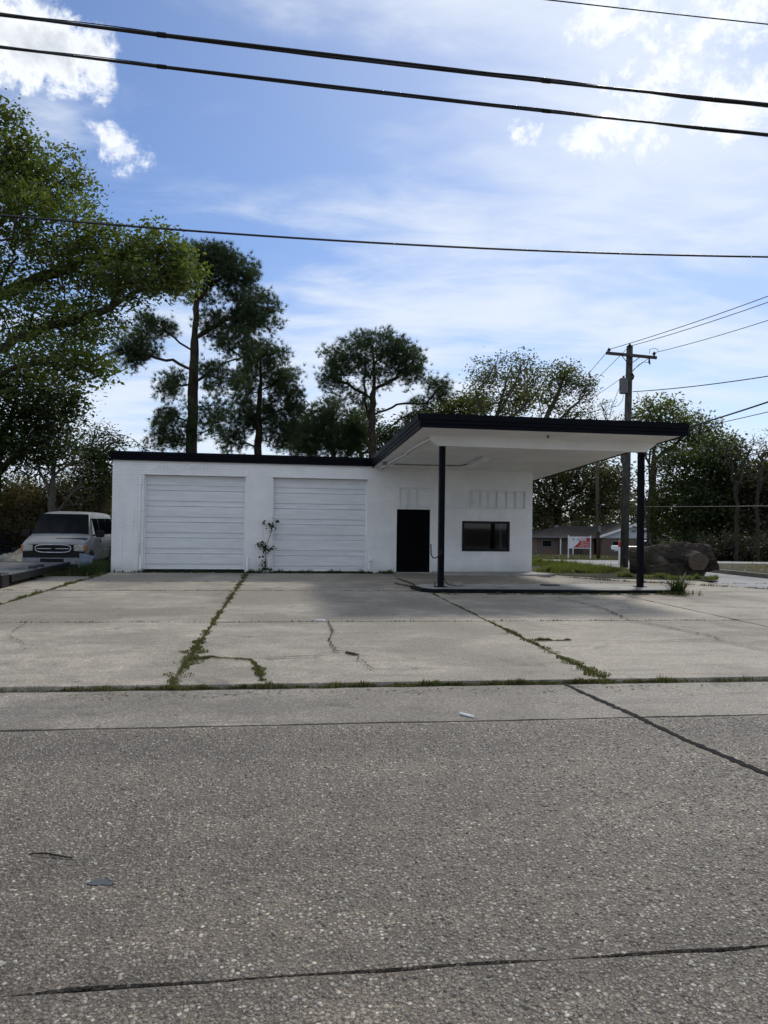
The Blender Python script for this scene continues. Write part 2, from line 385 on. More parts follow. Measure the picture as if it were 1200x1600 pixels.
def _bark(c1, c2, sc):
    def fn(t, b):
        p = t.coord(); mp = t.n('ShaderNodeMapping'); t.put(mp.inputs[0], p); mp.inputs['Scale'].default_value = (1, 1, .3)
        n = t.noise(mp.outputs[0], sc, 6, .7, .4)
        t.put(b.inputs['Base Color'], t.mix(t.step(n, .3, .7), c1, c2)); b.inputs['Roughness'].default_value = .92; b.inputs['Specular IOR Level'].default_value = .15
        t.put(b.inputs['Normal'], t.bump(n, .9, .03))
    return fn
M_BARK = mat('dark_bark', _bark((.022, .019, .015), (.060, .052, .042), 9))
M_GREYBARK = mat('grey_bark', _bark((.055, .050, .042), (.13, .12, .10), 9))
M_PINEBARK = mat('pine_bark', _bark((.024, .018, .014), (.070, .052, .040), 7))
M_POLE = mat('weathered_pole_wood', _bark((.035, .034, .030), (.085, .080, .070), 12))
M_BROWNPOLE = mat('brown_pole_wood', _bark((.075, .055, .038), (.14, .105, .075), 12))

# ------------------------------------------------------------------ ground, road, lot
def ground():
    xs = np.concatenate([np.arange(-420, -60, 30), np.arange(-60, 90, 3), np.arange(90, 421, 30)])
    ys = np.concatenate([np.arange(-200, -20, 30), np.arange(-20, 130, 2.5), np.arange(130, 800, 40)])
    V = []
    for y in ys:
        for x in xs:
            V.append((x, y, tz(x, y) + (.05*math.sin(x*.7)*math.sin(y*.53) if y > 40 else 0)))
    n = len(xs); F = [(j*n+i, j*n+i+1, (j+1)*n+i+1, (j+1)*n+i) for j in range(len(ys)-1) for i in range(n-1)]
    me = bpy.data.meshes.new('ground'); me.from_pydata(V, [], F); me.polygons.foreach_set('use_smooth', [True]*len(F))
    tag(link('ground', me, M_DIRT), 'grassy earth stretching under and beyond the paving to the trees', 'ground', kind='structure')
ground()

def ragged(u0, u1, v0, v1, rng, amp=.006, gap=.012, stepm=.35, corner=.0):
    """outline of a slab with slightly crumbled edges"""
    u0 += gap; u1 -= gap; v0 += gap; v1 -= gap; P = []
    for (a, b) in (((u0, v0), (u1, v0)), ((u1, v0), (u1, v1)), ((u1, v1), (u0, v1)), ((u0, v1), (u0, v0))):
        L = math.hypot(b[0]-a[0], b[1]-a[1]); n = max(2, int(L/stepm))
        for i in range(n):
            t = i/n; P.append((a[0]+(b[0]-a[0])*t + rng.normal()*amp, a[1]+(b[1]-a[1])*t + rng.normal()*amp))
    return P

def road():
    r = thing('road', 'wide worn exposed pebble street in front of the lot', 'road', (0, 0, 0), TR, kind='structure'); rng = np.random.default_rng(3)
    us = [-40, -23.5, -14.5, -5.6, 12.2, 21, 40]
    for i in range(len(us)-1):
        for v0, v1 in ((-7, -1.6), (-1.6, 2.81), (2.81, 6.25)):
            MB().prism(ragged(us[i], us[i+1], v0, v1, rng, .006, .011, .22), -.05, 0).build('road_slab', M_ROAD, r)
        MB().prism(ragged(us[i], us[i+1], 6.26, 7.60, rng, .008, .011, .22), -.05, .002).build('gutter_slab', M_GUTTER, r)
    b = MB().box(-40, 40, -7, 7.62, -.055, -.016); b.build('joint_filler', M_TAR, r)
    # loose-standing stones of the worn surface near by
    rng = np.random.default_rng(77); n = 34000; v = 1.7 + (6.2-1.7)*rng.random(n*2)**.8; u = rng.uniform(-4.2, 4.2, n*2)
    dens = .55+.45*np.sin(u*2.1+np.sin(v*1.7)*1.5)*np.sin(v*2.6+u*.7)
    ok = (np.abs(u-.13*v) < v*.56+.25) & (np.abs(v-2.81) > .03) & (np.abs(u-3.25+(v-4.5)*.1) > .06) & (rng.random(n*2) < .55+.5*dens); u, v = u[ok][:n], v[ok][:n]; n = len(u)
    rad = .0045 + .0075*rng.random(n)**1.6; asp = rng.uniform(.6, 1.0, n); rot = rng.uniform(0, pi, n); h = rad*rng.uniform(.35, .75, n); K = 6
    ang = np.arange(K)*2*pi/K; jit = 1+.22*rng.normal(size=(n, K))
    def ringv(s, z):
        x = np.cos(ang)[None]*rad[:, None]*s*jit; y = np.sin(ang)[None]*rad[:, None]*s*jit*asp[:, None]
        return np.stack([u[:, None]+x*np.cos(rot)[:, None]-y*np.sin(rot)[:, None], v[:, None]+x*np.sin(rot)[:, None]+y*np.cos(rot)[:, None], np.broadcast_to((z*h)[:, None], (n, K))], 2)
    A0, A1 = ringv(1, -.15), ringv(.68, .8); top = np.stack([u, v, h], 1)[:, None]
    VV = np.concatenate([A0, A1, top], 1).reshape(-1, 3); idx = []
    for k in range(K):
        k2 = (k+1) % K; idx.append([k, k2, K+k2]); idx.append([k, K+k2, K+k]); idx.append([K+k, K+k2, 2*K])
    I = (np.arange(n)[:, None, None]*(2*K+1) + np.array(idx)[None]).reshape(-1).astype(np.int32); me = bpy.data.meshes.new('pebbles')
    me.vertices.add(len(VV)); me.vertices.foreach_set('co', VV.astype(np.float32).ravel()); me.loops.add(len(I)); me.loops.foreach_set('vertex_index', I)
    me.polygons.add(len(I)//3); me.polygons.foreach_set('loop_start', np.arange(0, len(I), 3, dtype=np.int32)); me.polygons.foreach_set('loop_total', np.full(len(I)//3, 3, dtype=np.int32))
    me.polygons.foreach_set('use_smooth', [True]*(len(I)//3)); me.update(); link('pebbles', me, M_PEB, r)['kind'] = 'stuff'
    # the tarred seam running away to the right
    rng = np.random.default_rng(9); s = MB()
    for path in ([(2.93, 7.62), (2.98, 7.0), (3.08, 6.24), (3.12, 5.6), (3.2, 5.1), (3.3, 4.4), (3.36, 3.6), (3.4, 2.85)],):
        pts = []
        for a, c in zip(path, path[1:]):
            for k in range(14): t = k/14; pts.append((a[0]+(c[0]-a[0])*t + rng.normal()*.006, a[1]+(c[1]-a[1])*t))
        for a, c in zip(pts, pts[1:]):
            w = .018 + .020*rng.random(); s.strip([(a[0]-w, a[1], .007), (a[0]+w, a[1], .007), (c[0]+w, c[1], .007), (c[0]-w, c[1], .007)])
    s.build('tar_seam', M_TAR, r, fix=False)
road()

def lot():
    r = thing('concrete_lot', 'old cracked concrete forecourt with weedy joints before the white building', 'forecourt', (0, 0, 0), TR, kind='structure'); rng = np.random.default_rng(5)
    us = [-14.2, -9.7, -5.2, -1.08, 3.42, 7.9, 12.4, 17]
    vs = [7.68, 12.37, 17.9, 20.4, 24.6]
    for i in range(len(us)-1):
        for j in range(len(vs)-1):
            v0, v1 = vs[j], vs[j+1]
            if us[i] < -5.3 and v1 > 21: v1 = 22.2
            if us[i] >= 12.3 and j >= 2: continue
            if us[i] >= 7.8 and j == 3: v1 = 22.6
            g = .024 if j else .012
            zz = .04 + rng.normal()*.004
            MB().prism(ragged(us[i], us[i+1], v0, v1, rng, .008, .014, .3), -.06, zz).build('slab', M_CONC, r, bevel=.006, seg=1)
    # apron running back beside the building
    for v0, v1 in ((22.6, 25.0), (25.0, 27.4)):
        MB().prism(ragged(8.35, 10.0 if v0 > 23 else 11.3, v0, v1, rng, .012, .014, .3), -.06, .036).build('slab', M_CONC, r)
    # cracks: thin ragged fissures filled with soil
    def crack(path, w):
        pts = []
        for a, c in zip(path, path[1:]):
            L = math.hypot(c[0]-a[0], c[1]-a[1]); n = max(3, int(L/.07))
            for k in range(n): t = k/n; pts.append((a[0]+(c[0]-a[0])*t + rng.normal()*.017, a[1]+(c[1]-a[1])*t + rng.normal()*.017))
        pts.append(path[-1]); s = MB()
        for q, (a, c) in enumerate(zip(pts, pts[1:])):
            d = Vector((c[0]-a[0], c[1]-a[1])); 
            if d.length < 1e-4: continue
            d.normalize(); ww = w*(.35+.9*rng.random()); nx, ny = -d.y*ww, d.x*ww
            s.strip([(a[0]-nx, a[1]-ny, .058), (c[0]-nx, c[1]-ny, .058), (c[0]+nx, c[1]+ny, .058), (a[0]+nx, a[1]+ny, .058)])
        s.build('crack', M_CRACK, r, fix=False)
    crack([(.74, 12.40), (.76, 11.35), (.64, 10.43), (.66, 9.65), (.71, 9.41)], 0.0119)
    crack([(0, 9.09), (.38, 9.16), (.72, 9.5), (.93, 9.22), (.90, 8.9), (1.01, 8.26)], 0.0077)
    crack([(6.03, 16.3), (6.14, 15.18), (6.19, 14.02), (5.9, 12.42)], 0.0154)
    crack([(5.9, 12.34), (6.09, 11.67), (6.27, 10.75), (6.3, 10.2)], 0.0126)
    crack([(4.03, 10.23), (4.94, 10.02), (5.82, 10.15), (6.18, 10.02), (6.32, 9.21), (6.9, 8.6)], 0.0098)
    crack([(-.24, 9.05), (.15, 9.1), (.5, 9.12)], 0.0063)
    crack([(8.1, 14.6), (9.5, 14.1), (11, 14.0)], 0.0140)
    crack([(-3.9, 12.3), (-3.7, 11), (-3.2, 10.1)], 0.0042)
lot()

def side_street():
    s = MB(); pts = [(16.6, -8.5), (30, -15), (34, -12), (22.0, -6.5), (20.7, -3), (20.55, 2), (20.5, 6.5), (70, 1.0), (70, 4.0), (20.5, 10.0), (2, 12.2), (2, 9.2), (17.9, 7.8), (18.3, 3), (18.45, -1.2), (17.6, -4.0)]
    P = [BW(u, v) for u, v in pts]; s.prism([(p.x, p.y) for p in P], -.09, .012)
    tag(s.build('side_street', M_STREET), 'pale side street passing the log and crossing behind the building', 'street', kind='structure')
    k = MB(); line = [BW(u, v) for u, v in ((23.5, -8.2), (22.15, -6.2), (20.9, -3), (20.72, 2), (20.68, 6.2))]
    for a, b in zip(line, line[1:]):
        d = (b-a).normalized(); n = Vector((d.y, -d.x, 0))*.16; e = d*.006
        k.quad_box([tuple(p+Vector((0, 0, z))) for z in (-.1, .14) for p in (a+e, a+n+e, b+n-e, b-e)])
    tag(k.build('kerb', M_GUTTER), 'low concrete kerb along the far edge of the side street', 'kerb', kind='structure')
    g = MB(); pts = [(20.95, -3), (22.3, -6.3), (24, -8.5), (60, -30), (90, -6), (70, .9), (20.9, 6.3)]
    P = [BW(u, v) for u, v in pts]; g.prism([(p.x, p.y) for p in P], -.1, .10)
    tag(g.build('grass_bank', M_DIRT), 'leaf strewn grass bank beyond the side street kerb', 'bank', kind='structure')
    v = MB(); pts = [(13.9, -.9), (15.2, -2.2), (18.0, -3.2), (18.3, -1), (18.1, 3), (17.7, 8.0), (14.6, 8.6), (13.6, 5)]
    P = [BW(u, vv) for u, vv in pts]; v.prism([(p.x, p.y) for p in P], -.1, .055)
    tag(v.build('grass_verge', M_DIRT), 'grassy verge island under the utility pole and the log', 'verge', kind='structure')
side_street()

# ------------------------------------------------------------------ the white service station
def station():
    r = thing('service_station', 'white painted brick auto garage with navy roof edge and tilted canopy', 'building', (G0.x, G0.y, 0), TB)
    T = .30; ZW = 3.46; W = 13.35; DEP = 9.0
    w = MB()
    for a in ((0, .93, 0, ZW), (3.98, 4.82, 0, ZW), (7.83, 8.78, 0, ZW), (9.88, 10.95, 0, ZW), (12.57, W, 0, ZW),
              (.93, 3.98, 3.03, ZW), (4.82, 7.83, 3.03, ZW), (8.78, 9.88, 2.10, ZW), (10.95, 12.57, -.02, .76), (10.95, 12.57, 1.75, ZW)):
        w.box(a[0], a[1], 0, T, a[2]-(.1 if a[2] == 0 else 0), a[3])
    w.box(0, T, T, DEP, -.2, ZW); w.box(W-T, W, T, DEP, -.2, ZW); w.box(T, W-T, DEP-T, DEP, -.2, ZW)
    w.build('wall', M_WALL, r)
    MB().box(T, W-T, T, DEP-T, -.1, .05).build('floor', M_ROOM, r)
    MB().box(7.9, 8.0, T, DEP-T, .05, ZW-.1).build('inner_wall', M_ROOM, r)
    MB().box(8.05, W-T-.05, 3.6, 3.7, .05, ZW-.3).build('inner_wall', M_ROOM, r)
    MB().box(12.50, 12.56, T+.5, T+.62, .05, 2.3).build('inner_door_frame', M_WHITE, r)
    # garage roof with stepped metal edge
    MB().box(-.02, 7.9, -.02, DEP+.05, ZW+.005, ZW+.2).build('roof', M_ROOF, r)
    def fascia(path0, path1, z0, z1, out, name, h=.27):
        """three-step metal profile swept between two points; out = outward direction"""
        prof = [(0, 0), (.05, 0), (.05, .085), (.075, .095), (.075, .165), (.10, .175), (.10, h), (0, h)]
        A, B, O = Vector(path0), Vector(path1), Vector(out)
        rings = [[p + O*q[0] + Vector((0, 0, q[1]+zz)) for q in prof] for p, zz in ((A, z0), (B, z1))]
        return MB().loft(rings)
    fascia((-.06, -.025, 0), (7.90, -.025, 0), ZW-.01, ZW-.01, (0, -1, 0), 'f').build('fascia', M_NAVY, r)
    fascia((-.025, DEP, 0), (-.025, -.02, 0), ZW-.012, ZW-.012, (-1, 0, 0), 'f').build('fascia', M_NAVY, r)
    # tilted canopy
    VF, U0, U1, VBK = -7.33, 8.0, 14.36, 8.6; SL = .0545
    zs = lambda v: 3.435 - SL*v
    c = MB(); c.quad_box([(U0, VF, zs(VF)), (U1, VF, zs(VF)), (U1, VBK, zs(VBK)), (U0, VBK, zs(VBK)), (U0, VF, zs(VF)+.26), (U1, VF, zs(VF)+.26), (U1, VBK, zs(VBK)+.26), (U0, VBK, zs(VBK)+.26)])
    can = c.build('canopy', M_SOFFIT, r)
    H = .31
    fascia((U0-.07, VF-.005, 0), (U1+.10, VF-.005, 0), zs(VF)-.02, zs(VF)-.02, (0, -1, 0), 'f', H).build('canopy_fascia', M_NAVY, can)
    fascia((U0-.005, VBK, 0), (U0-.005, VF-.0, 0), zs(VBK)-.022, zs(VF)-.022, (-1, 0, 0), 'f', H).build('canopy_fascia', M_NAVY, can)
    fascia((U1+.005, VF, 0), (U1+.005, VBK, 0), zs(VF)-.022, zs(VBK)-.022, (1, 0, 0), 'f', H).build('canopy_fascia', M_NAVY, can)
    MB().box(U0-.07, U1+.07, VF-.06, VF+.3, zs(VF)+.292, zs(VF)+.30).build('drip_edge', M_NAVY, can)
    # beam with tapered ends resting on the posts
    VP = -6.1; zt = zs(VP)+.02; zb = 3.53
    b = MB()
    prof = [(8.42, zt), (8.46, zt-.10), (8.66, zb), (14.02, zb), (14.30, zt-.06), (14.34, zt)]
    b.loft([[(u, VP-.11, z) for u, z in prof], [(u, VP+.11, z) for u, z in prof]])
    b.build('beam', M_SOFFIT, can, bevel=.012)
    # two steel posts, a bolted plate under each
    for i, u in enumerate((8.76, 13.95)):
        p = MB().box(u-.07, u+.07, VP-.07, VP+.07, .12, zb+.002).build('post', M_POST, r, bevel=.012)
        MB().box(u-.045, u+.045, VP-.0735, VP-.0705, .2, zb-.05).build('post_seam', M_NAVY, p)
        MB().box(u-.13, u+.13, VP-.13, VP+.13, .10, .135).build('base_plate', M_POST, p)
        if i == 0:
            MB().tube([(u-.02, VP-.09, .98), (u-.10, VP-.12, .86), (u-.17, VP-.13, .82), (u-.24, VP-.13, .84), (u-.275, VP-.13, .92), (u-.285, VP-.13, 1.16)], .014, 7).build('hose_hook', M_BLACK, p, smooth=True)
            MB().box(u-.06, u+.0, VP-.10, VP-.076, .9, 1.03).build('hook_bracket', M_BLACK, p)
            MB().tube([(u+.07, VP-.08, .34), (u+.1, VP-.1, .24), (u+.17, VP-.1, .18), (u+.32, VP-.1, .165)], .010, 6).build('stub_pipe', M_BLACK, p, smooth=True)
            MB().tube([(u-.17, VP-.12, .12), (u-.17, VP-.12, .26)], .012, 6).build('stub_pipe', M_BLACK, p, smooth=True)
    # pipework and a bare light fitting under the canopy
    def under(u, v, d): return (u, v, zs(v)-d)
    MB().tube([under(8.45, -6.0, .06), under(8.38, -5.2, .06), under(8.33, -4.0, .06), under(8.38, -3.2, .06), under(8.30, -2.6, .06), under(8.22, -1.2, .06), under(8.15, -.05, .06)], .032, 7).build('conduit', M_WHITE, can, smooth=True)
    MB().tube([under(8.58, -5.98, .05), under(8.54, -4.6, .05), under(8.50, -3.2, .05), under(8.43, -1.9, .05), under(8.34, -.05, .05)], .024, 7).build('conduit', M_WHITE, can, smooth=True)
    MB().tube([under(8.36, -1.0, .025), under(9.4, -.95, .025), under(10.55, -1.0, .025), under(10.75, -1.5, .025)], .017, 6).build('conduit', M_ROOF, can, smooth=True)
    lf = MB().quad_box([(10.66, -1.5, zs(-1.5)-.09), (10.94, -1.5, zs(-1.5)-.09), (10.94, -3.0, zs(-3.0)-.09), (10.66, -3.0, zs(-3.0)-.09), (10.70, -1.45, zs(-1.45)-.002), (10.90, -1.45, zs(-1.45)-.002), (10.90, -3.05, zs(-3.05)-.002), (10.70, -3.05, zs(-3.05)-.002)]).build('light_fixture', M_WHITE, can, bevel=.01)
    for v in (-1.62, -2.88): MB().box(10.72, 10.88, v-.02, v+.02, zs(v)-.125, zs(v)-.085).build('tube_socket', M_WHITE, lf)
    MB().box(8.10, 8.22, -1.35, -1.12, zs(-1.2)-.085, zs(-1.2)-.005).build('junction_box', M_ROOF, can, bevel=.008)
    MB().tube([under(11.2, -6.75, .0), under(11.2, -6.75, .07)], [.035, .03], 8).build('lamp_socket', M_ROOF, can)
    # roller-track garage doors of ribbed panels, set back in the openings
    def gdoor(u0, u1, z0, name, label, seed):
        rng = np.random.default_rng(seed); VD = .16
        d = MB().box(u0-.02, u1+.02, VD+.06, VD+.09, z0, 3.05).build(name, M_DOOR, r); d['label'] = label
        n = 6; z = z0; hs = (3.05-z0)/n
        for i in range(n):
            z1 = z0+hs*i; z2 = z1+hs-.006; dz = rng.normal()*.002
            # a wide raised field, a narrow recessed band and a rounded top lip
            pr = [(0, 0), (-.030, 0), (-.036, .008), (-.036, .018), (-.018, .036), (-.018, hs*.30), (-.038, hs*.30+.024), (-.038, hs-.05), (-.034, hs-.036), (-.018, hs-.018), (-.010, hs-.008), (0, hs-.006)]
            t = rng.normal()*.0015
            a = [(u0+.035, VD+.06+q[0]+dz, z1+q[1]) for q in pr]; c2 = [(u1-.035, VD+.06+q[0]+dz+t, z1+q[1]) for q in pr]
            MB().loft([a, c2]).build('door_panel', M_DOOR, d)
        for s in (u0-.005, u1-.04): MB().box(s, s+.045, VD-.03, VD+.05, z0-.01, 3.03).build('door_track', M_WHITE, d)
        MB().box(u0+.04, u1-.04, VD+.005, VD+.05, z0-.045, z0-.002).build('bottom_seal', M_BLACK, d)
        return d
    d1 = gdoor(.93, 3.98, .13, 'garage_door', 'left garage door raised a hand above the sill', 1)
    d2 = gdoor(4.82, 7.83, .08, 'garage_door', 'garage door beside the black entry door', 2)
    for u in (.86, 4.06, 4.72, 7.90):
        MB().box(u-.03, u+.03, -.05, -.002, .0, .55).build('corner_guard', M_WHITE, r, bevel=.01)
    g = MB().tube([(.82, -.03, .05), (.82, -.03, 2.98)], .022, 8).build('jamb_pipe', M_WHITE, r, smooth=True)
    for z in (.95, 1.95, 2.75): MB().box(.76, .88, -.05, -.002, z-.015, z+.015).build('pipe_strap', M_WHITE, g)
    for (u0, u1) in ((.93, 3.98), (4.82, 7.83)):
        MB().box(u0-.09, u1+.09, -.012, -.002, 3.035, 3.085).build('lintel_trim', M_WHITE, r)
    # black entry door
    e = MB().box(8.80, 9.86, .05, .10, .085, 2.09).build('entry_door', M_BLACKDOOR, r)
    for (a, b2, z0, z1) in ((8.93, 9.25, .25, .85), (9.41, 9.73, .25, .85), (8.93, 9.25, 1.0, 1.9), (9.41, 9.73, 1.0, 1.9)):
        MB().box(a, b2, .040, .049, z0, z1).build('door_panel', M_BLACKDOOR, e, bevel=.006)
    MB().tube([(9.74, .0, .97), (9.74, .05, .97)], .03, 10).build('door_knob', M_BLACK, e, smooth=True)
    for q in ((8.781, 8.80, .07, 2.098), (9.86, 9.879, .07, 2.098)): MB().box(q[0], q[1], .03, .12, q[2], q[3]).build('door_frame', M_BLACKDOOR, e)
    MB().box(8.7, 9.96, -.18, -.002, .0, .075).build('door_sill', M_ISLE, r, bevel=.01)
    # office window
    wf = MB()
    U0w, U1w, Z0, Z1 = 10.952, 12.568, .762, 1.748; F_ = .075
    wf.box(U0w, U1w, -.02, .10, Z0, Z0+F_); wf.box(U0w, U1w, -.02, .10, Z1-F_, Z1); wf.box(U0w, U0w+F_, -.02, .10, Z0+F_, Z1-F_); wf.box(U1w-F_, U1w, -.02, .10, Z0+F_, Z1-F_)
    win = wf.build('window', M_BLACK, r)
    MB().box(U0w+F_-.005, U1w-F_+.005, .03, .036, Z0+F_-.005, Z1-F_+.005).build('pane', M_GLASS, win)
    # blocked-up transoms: plates between raised ribs
    def plates(us, z0, z1, name='transom_panel'):
        for a, b2 in zip(us, us[1:]): MB().box(a+.018, b2-.018, -.011, -.001, z0+.02, z1-.02).build(name, M_WALL, r, bevel=.004)
    rb = MB()
    for z in (2.19, 2.79): rb.box(8.82, 9.84, -.04, -.002, z-.018, z+.018)
    for u in (8.86, 9.15, 9.43): rb.box(u-.016, u+.016, -.05, -.002, 2.206, 2.774)
    rb.build('transom_rib', M_LETTER, r); plates([8.86, 9.15, 9.43, 9.80], 2.206, 2.774)
    rb = MB(); us = [11.25, 11.56, 11.83, 12.12, 12.46, 12.76, 13.07]
    for z in (2.19,): rb.box(10.45, 13.10, -.04, -.002, z-.018, z+.018)
    rb.box(11.2, 13.10, -.022, -.002, 2.735, 2.755)
    for i, u in enumerate(us): rb.box(u-.018, u+.018, -.085 if i in (0, 3, 6) else -.06, -.002, 2.206, 2.734)
    rb.build('transom_rib', M_LETTER, r); plates(us, 2.206, 2.734)
    MB().box(11.9, 13.0, -.010, -.001, .455, .475).build('wall_ridge', M_WALL, r)
    # faded painted words above the left door
    def words(txt, u, z, size):
        cu = bpy.data.curves.new('lettering', 'FONT'); cu.body = txt; cu.size = size; cu.extrude = .0015; cu.space_character = 1.12
        o = bpy.data.objects.new('tmp', cu); C.objects.link(o); dg = bpy.context.evaluated_depsgraph_get()
        me = bpy.data.meshes.new_from_object(o.evaluated_get(dg)); bpy.data.objects.remove(o)
        q = link('faded_lettering', me, M_LETTER, r); q.location = (u, -.0035, z); q.rotation_euler = (pi/2, 0, 0)
    words('Auto', 1.30, 3.20, .22); words('Center', 2.08, 3.20, .25)
    # low concrete step along the office wall
    MB().prism([(10.0, -1.02), (13.3, -1.32), (13.75, -1.05), (13.36, -.02), (9.95, -.02)], -.02, .10).build('step', M_ISLE, r, bevel=.015)
    MB().box(7.86, 7.98, -.10, -.002, .42, .52).build('hose_tap', M_WHITE, r, bevel=.01)
station()

def island():
    r = thing('pump_island', 'raised concrete pump island with dark painted edge under the canopy', 'pump island', (G0.x, G0.y, 0), TB)
    poly = [(8.16, -5.7), (8.24, -6.5), (8.45, -6.74), (13.0, -7.02), (14.2, -7.0), (14.55, -6.6), (14.4, -5.5), (13.9, -5.1), (8.5, -5.25)]
    MB().prism(poly, -.02, .118).build('island_top', M_ISLE, r, bevel=.012)
    # painted kerb band round the front
    out = [(8.10, -5.68), (8.18, -6.53), (8.41, -6.80), (13.0, -7.08), (14.25, -7.06), (14.62, -6.62)]
    inn = [(8.20, -5.7), (8.28, -6.48), (8.48, -6.70), (13.0, -6.98), (14.18, -6.96), (14.5, -6.58)]
    b = MB()
    b.loft([[(o[0], o[1], -.02), (o[0], o[1], .122), (i[0], i[1], .128), (i[0], i[1], -.02)] for o, i in zip(out, inn)])
    b.build('painted_edge', M_POST, r, bevel=.008)
    MB().tube([(9.25, -5.9, .118), (9.25, -5.9, .20)], [.12, .11], 10).build('pipe_cap', M_ISLE, r, smooth=True)
    MB().tube([(11.75, -5.6, .119), (11.75, -5.6, .135)], [.26, .25], 18).build('manhole_cover', M_BLACK, r)
island()

# ------------------------------------------------------------------ trees
def unit(rng, n):
    v = rng.normal(size=(n, 3)); return v/np.linalg.norm(v, axis=1)[:, None]
def blob_points(rng, blobs):
    """tips spread through ellipsoids; blobs: (px, py, y, rx_px, ry_px, ry_depth_m, count)"""
    P = []
    for (px, py, y, rx, ry, rd, n) in blobs:
        c = np.array(at(px, py, y)); k = y/FPX
        r = rng.random(n)**.42
        P.append(c + unit(rng, n)*r[:, None]*np.array([rx*k, rd, ry*k]))
    return np.concatenate(P)

class Skel:
    def __init__(s, seed): s.rng = np.random.default_rng(seed); s.p = []; s.par = []; s.len = []
    def line(s, pts, start=-1, step=.6, wob=.05):
        last = start; pts = [np.array(q, float) for q in pts]
        if start < 0: s.p.append(pts[0]); s.par.append(-1); s.len.append(0.); last = 0 if len(s.p) == 1 else len(s.p)-1
        prev = s.p[last] if start >= 0 else pts[0]
        for q in (pts if start >= 0 else pts[1:]):
            L = np.linalg.norm(q-prev); n = max(1, int(round(L/step)))
            for k in range(1, n+1):
                w = s.rng.normal(size=3)*wob*(k < n)
                s.p.append(prev + (q-prev)*k/n + w); s.par.append(last); s.len.append(s.len[last]+L/n); last = len(s.p)-1
            prev = q
        return last
    def nearest(s, q):
        P = np.array(s.p); return int(np.argmin(((P-np.array(q))**2).sum(1)))
    def attach(s, tips, bf=.25, step=.55, sag=.0, wob=.06, minlen_from_root=0.0, curve=.25):
        root = s.p[0]; axis = np.array(s.p)
        d0 = np.array([np.min(((axis-t)**2).sum(1)) for t in tips]); order = np.argsort(d0)
        P = np.zeros((len(s.p)+len(tips)*40, 3)); n = len(s.p); P[:n] = s.p
        L = np.zeros(len(P)); L[:n] = s.len
        ends = []
        for i in order:
            t = tips[i]; dd = np.sqrt(((P[:n]-t)**2).sum(1)); cost = dd + bf*L[:n] + np.maximum(0, P[:n, 2]-t[2])*.35
            cost = np.where(L[:n] < minlen_from_root, cost+50, cost)
            j = int(np.argmin(cost)); a = P[j].copy(); D = np.linalg.norm(t-a); k = max(1, int(round(D/step))); last = j
            par = s.par[j]; dirp = (a-s.p[par]) if par >= 0 else np.array([0, 0, 1.]); dirp = dirp/(np.linalg.norm(dirp)+1e-6)
            c = a + (t-a)*.5 + dirp*D*curve + np.array([0, 0, -sag*D])
            for q in range(1, k+1):
                u = q/k; b = (1-u)**2*a + 2*u*(1-u)*c + u*u*t
                if q < k: b = b + s.rng.normal(size=3)*wob*1.8*min(1, D*.35)
                s.p.append(b); s.par.append(last); s.len.append(s.len[last]+D/k); P[n] = b; L[n] = s.len[-1]; last = n; n += 1
                if n >= len(P)-2: P = np.vstack([P, np.zeros((4000, 3))]); L = np.concatenate([L, np.zeros(4000)])
            ends.append(last)
        s.ends = ends
    def radii(s, rtip, rroot):
        n = len(s.p); cnt = np.zeros(n); kids = np.zeros(n, int)
        for i in range(n):
            if s.par[i] >= 0: kids[s.par[i]] += 1
        cnt[kids == 0] = 1
        for i in range(n-1, 0, -1):
            if s.par[i] >= 0: cnt[s.par[i]] += cnt[i]
        e = math.log(rroot/rtip)/math.log(max(2, cnt[0])); s.r = rtip*cnt**e; s.cnt = cnt; s.kids = kids
        return s.r
def smooth_tubes(s, lo, hi, name, m, parent, sides):
    """one continuous woody mesh: each link continues its parent's ring, side branches are rooted inside the parent"""
    p = np.array(s.p); par = np.array(s.par); n = len(p)
    use = (par >= 0) & (s.r >= lo) & (s.r < hi); idx = np.where(use)[0]
    if len(idx) == 0: return
    main = {}
    for i in idx:
        j = par[i]
        if j not in main or s.r[i] > s.r[main[j]]: main[j] = i
    V = []; F = []; ring = {}; T = [(cos(2*pi*k/sides), sin(2*pi*k/sides)) for k in range(sides)]
    fr = {}
    def put(c, x, y, r):
        b0 = len(V)
        for ct, st in T: V.append((c[0]+(x[0]*ct+y[0]*st)*r, c[1]+(x[1]*ct+y[1]*st)*r, c[2]+(x[2]*ct+y[2]*st)*r))
        return b0
    D = p - p[np.maximum(par, 0)]; D /= (np.linalg.norm(D, axis=1)[:, None]+1e-9)
    first = None
    for i in idx:
        j = int(par[i]); d = D[i]
        ref = fr.get(j, None)
        if ref is None: ref = np.array([1., 0, 0]) if abs(d[0]) < .8 else np.array([0, 1., 0])
        x = ref - d*ref.dot(d); L = np.linalg.norm(x)
        if L < 1e-4: x = np.cross(d, [.3, .5, .8]); L = np.linalg.norm(x)
        x = x/L; y = np.cross(d, x)
        if j in ring and main[j] == i: a0 = ring[j]
        else:
            a0 = put(p[j], x, y, min(s.r[j], s.r[i]*1.35))
            root0 = ring.get(j)
            if root0 is not None: F.append((a0, a0+1, root0))
        b0 = put(p[i], x, y, s.r[i]); ring[i] = b0; fr[i] = x
        if first is None: first = a0
        for k in range(sides):
            k2 = (k+1) % sides; F.append((a0+k, a0+k2, b0+k2, b0+k))
    me = bpy.data.meshes.new(name); me.from_pydata(V, [], F); me.polygons.foreach_set('use_smooth', [True]*len(F))
    o = link(name, me, m, parent)
    if name == 'branches': o['kind'] = 'stuff'
    return o
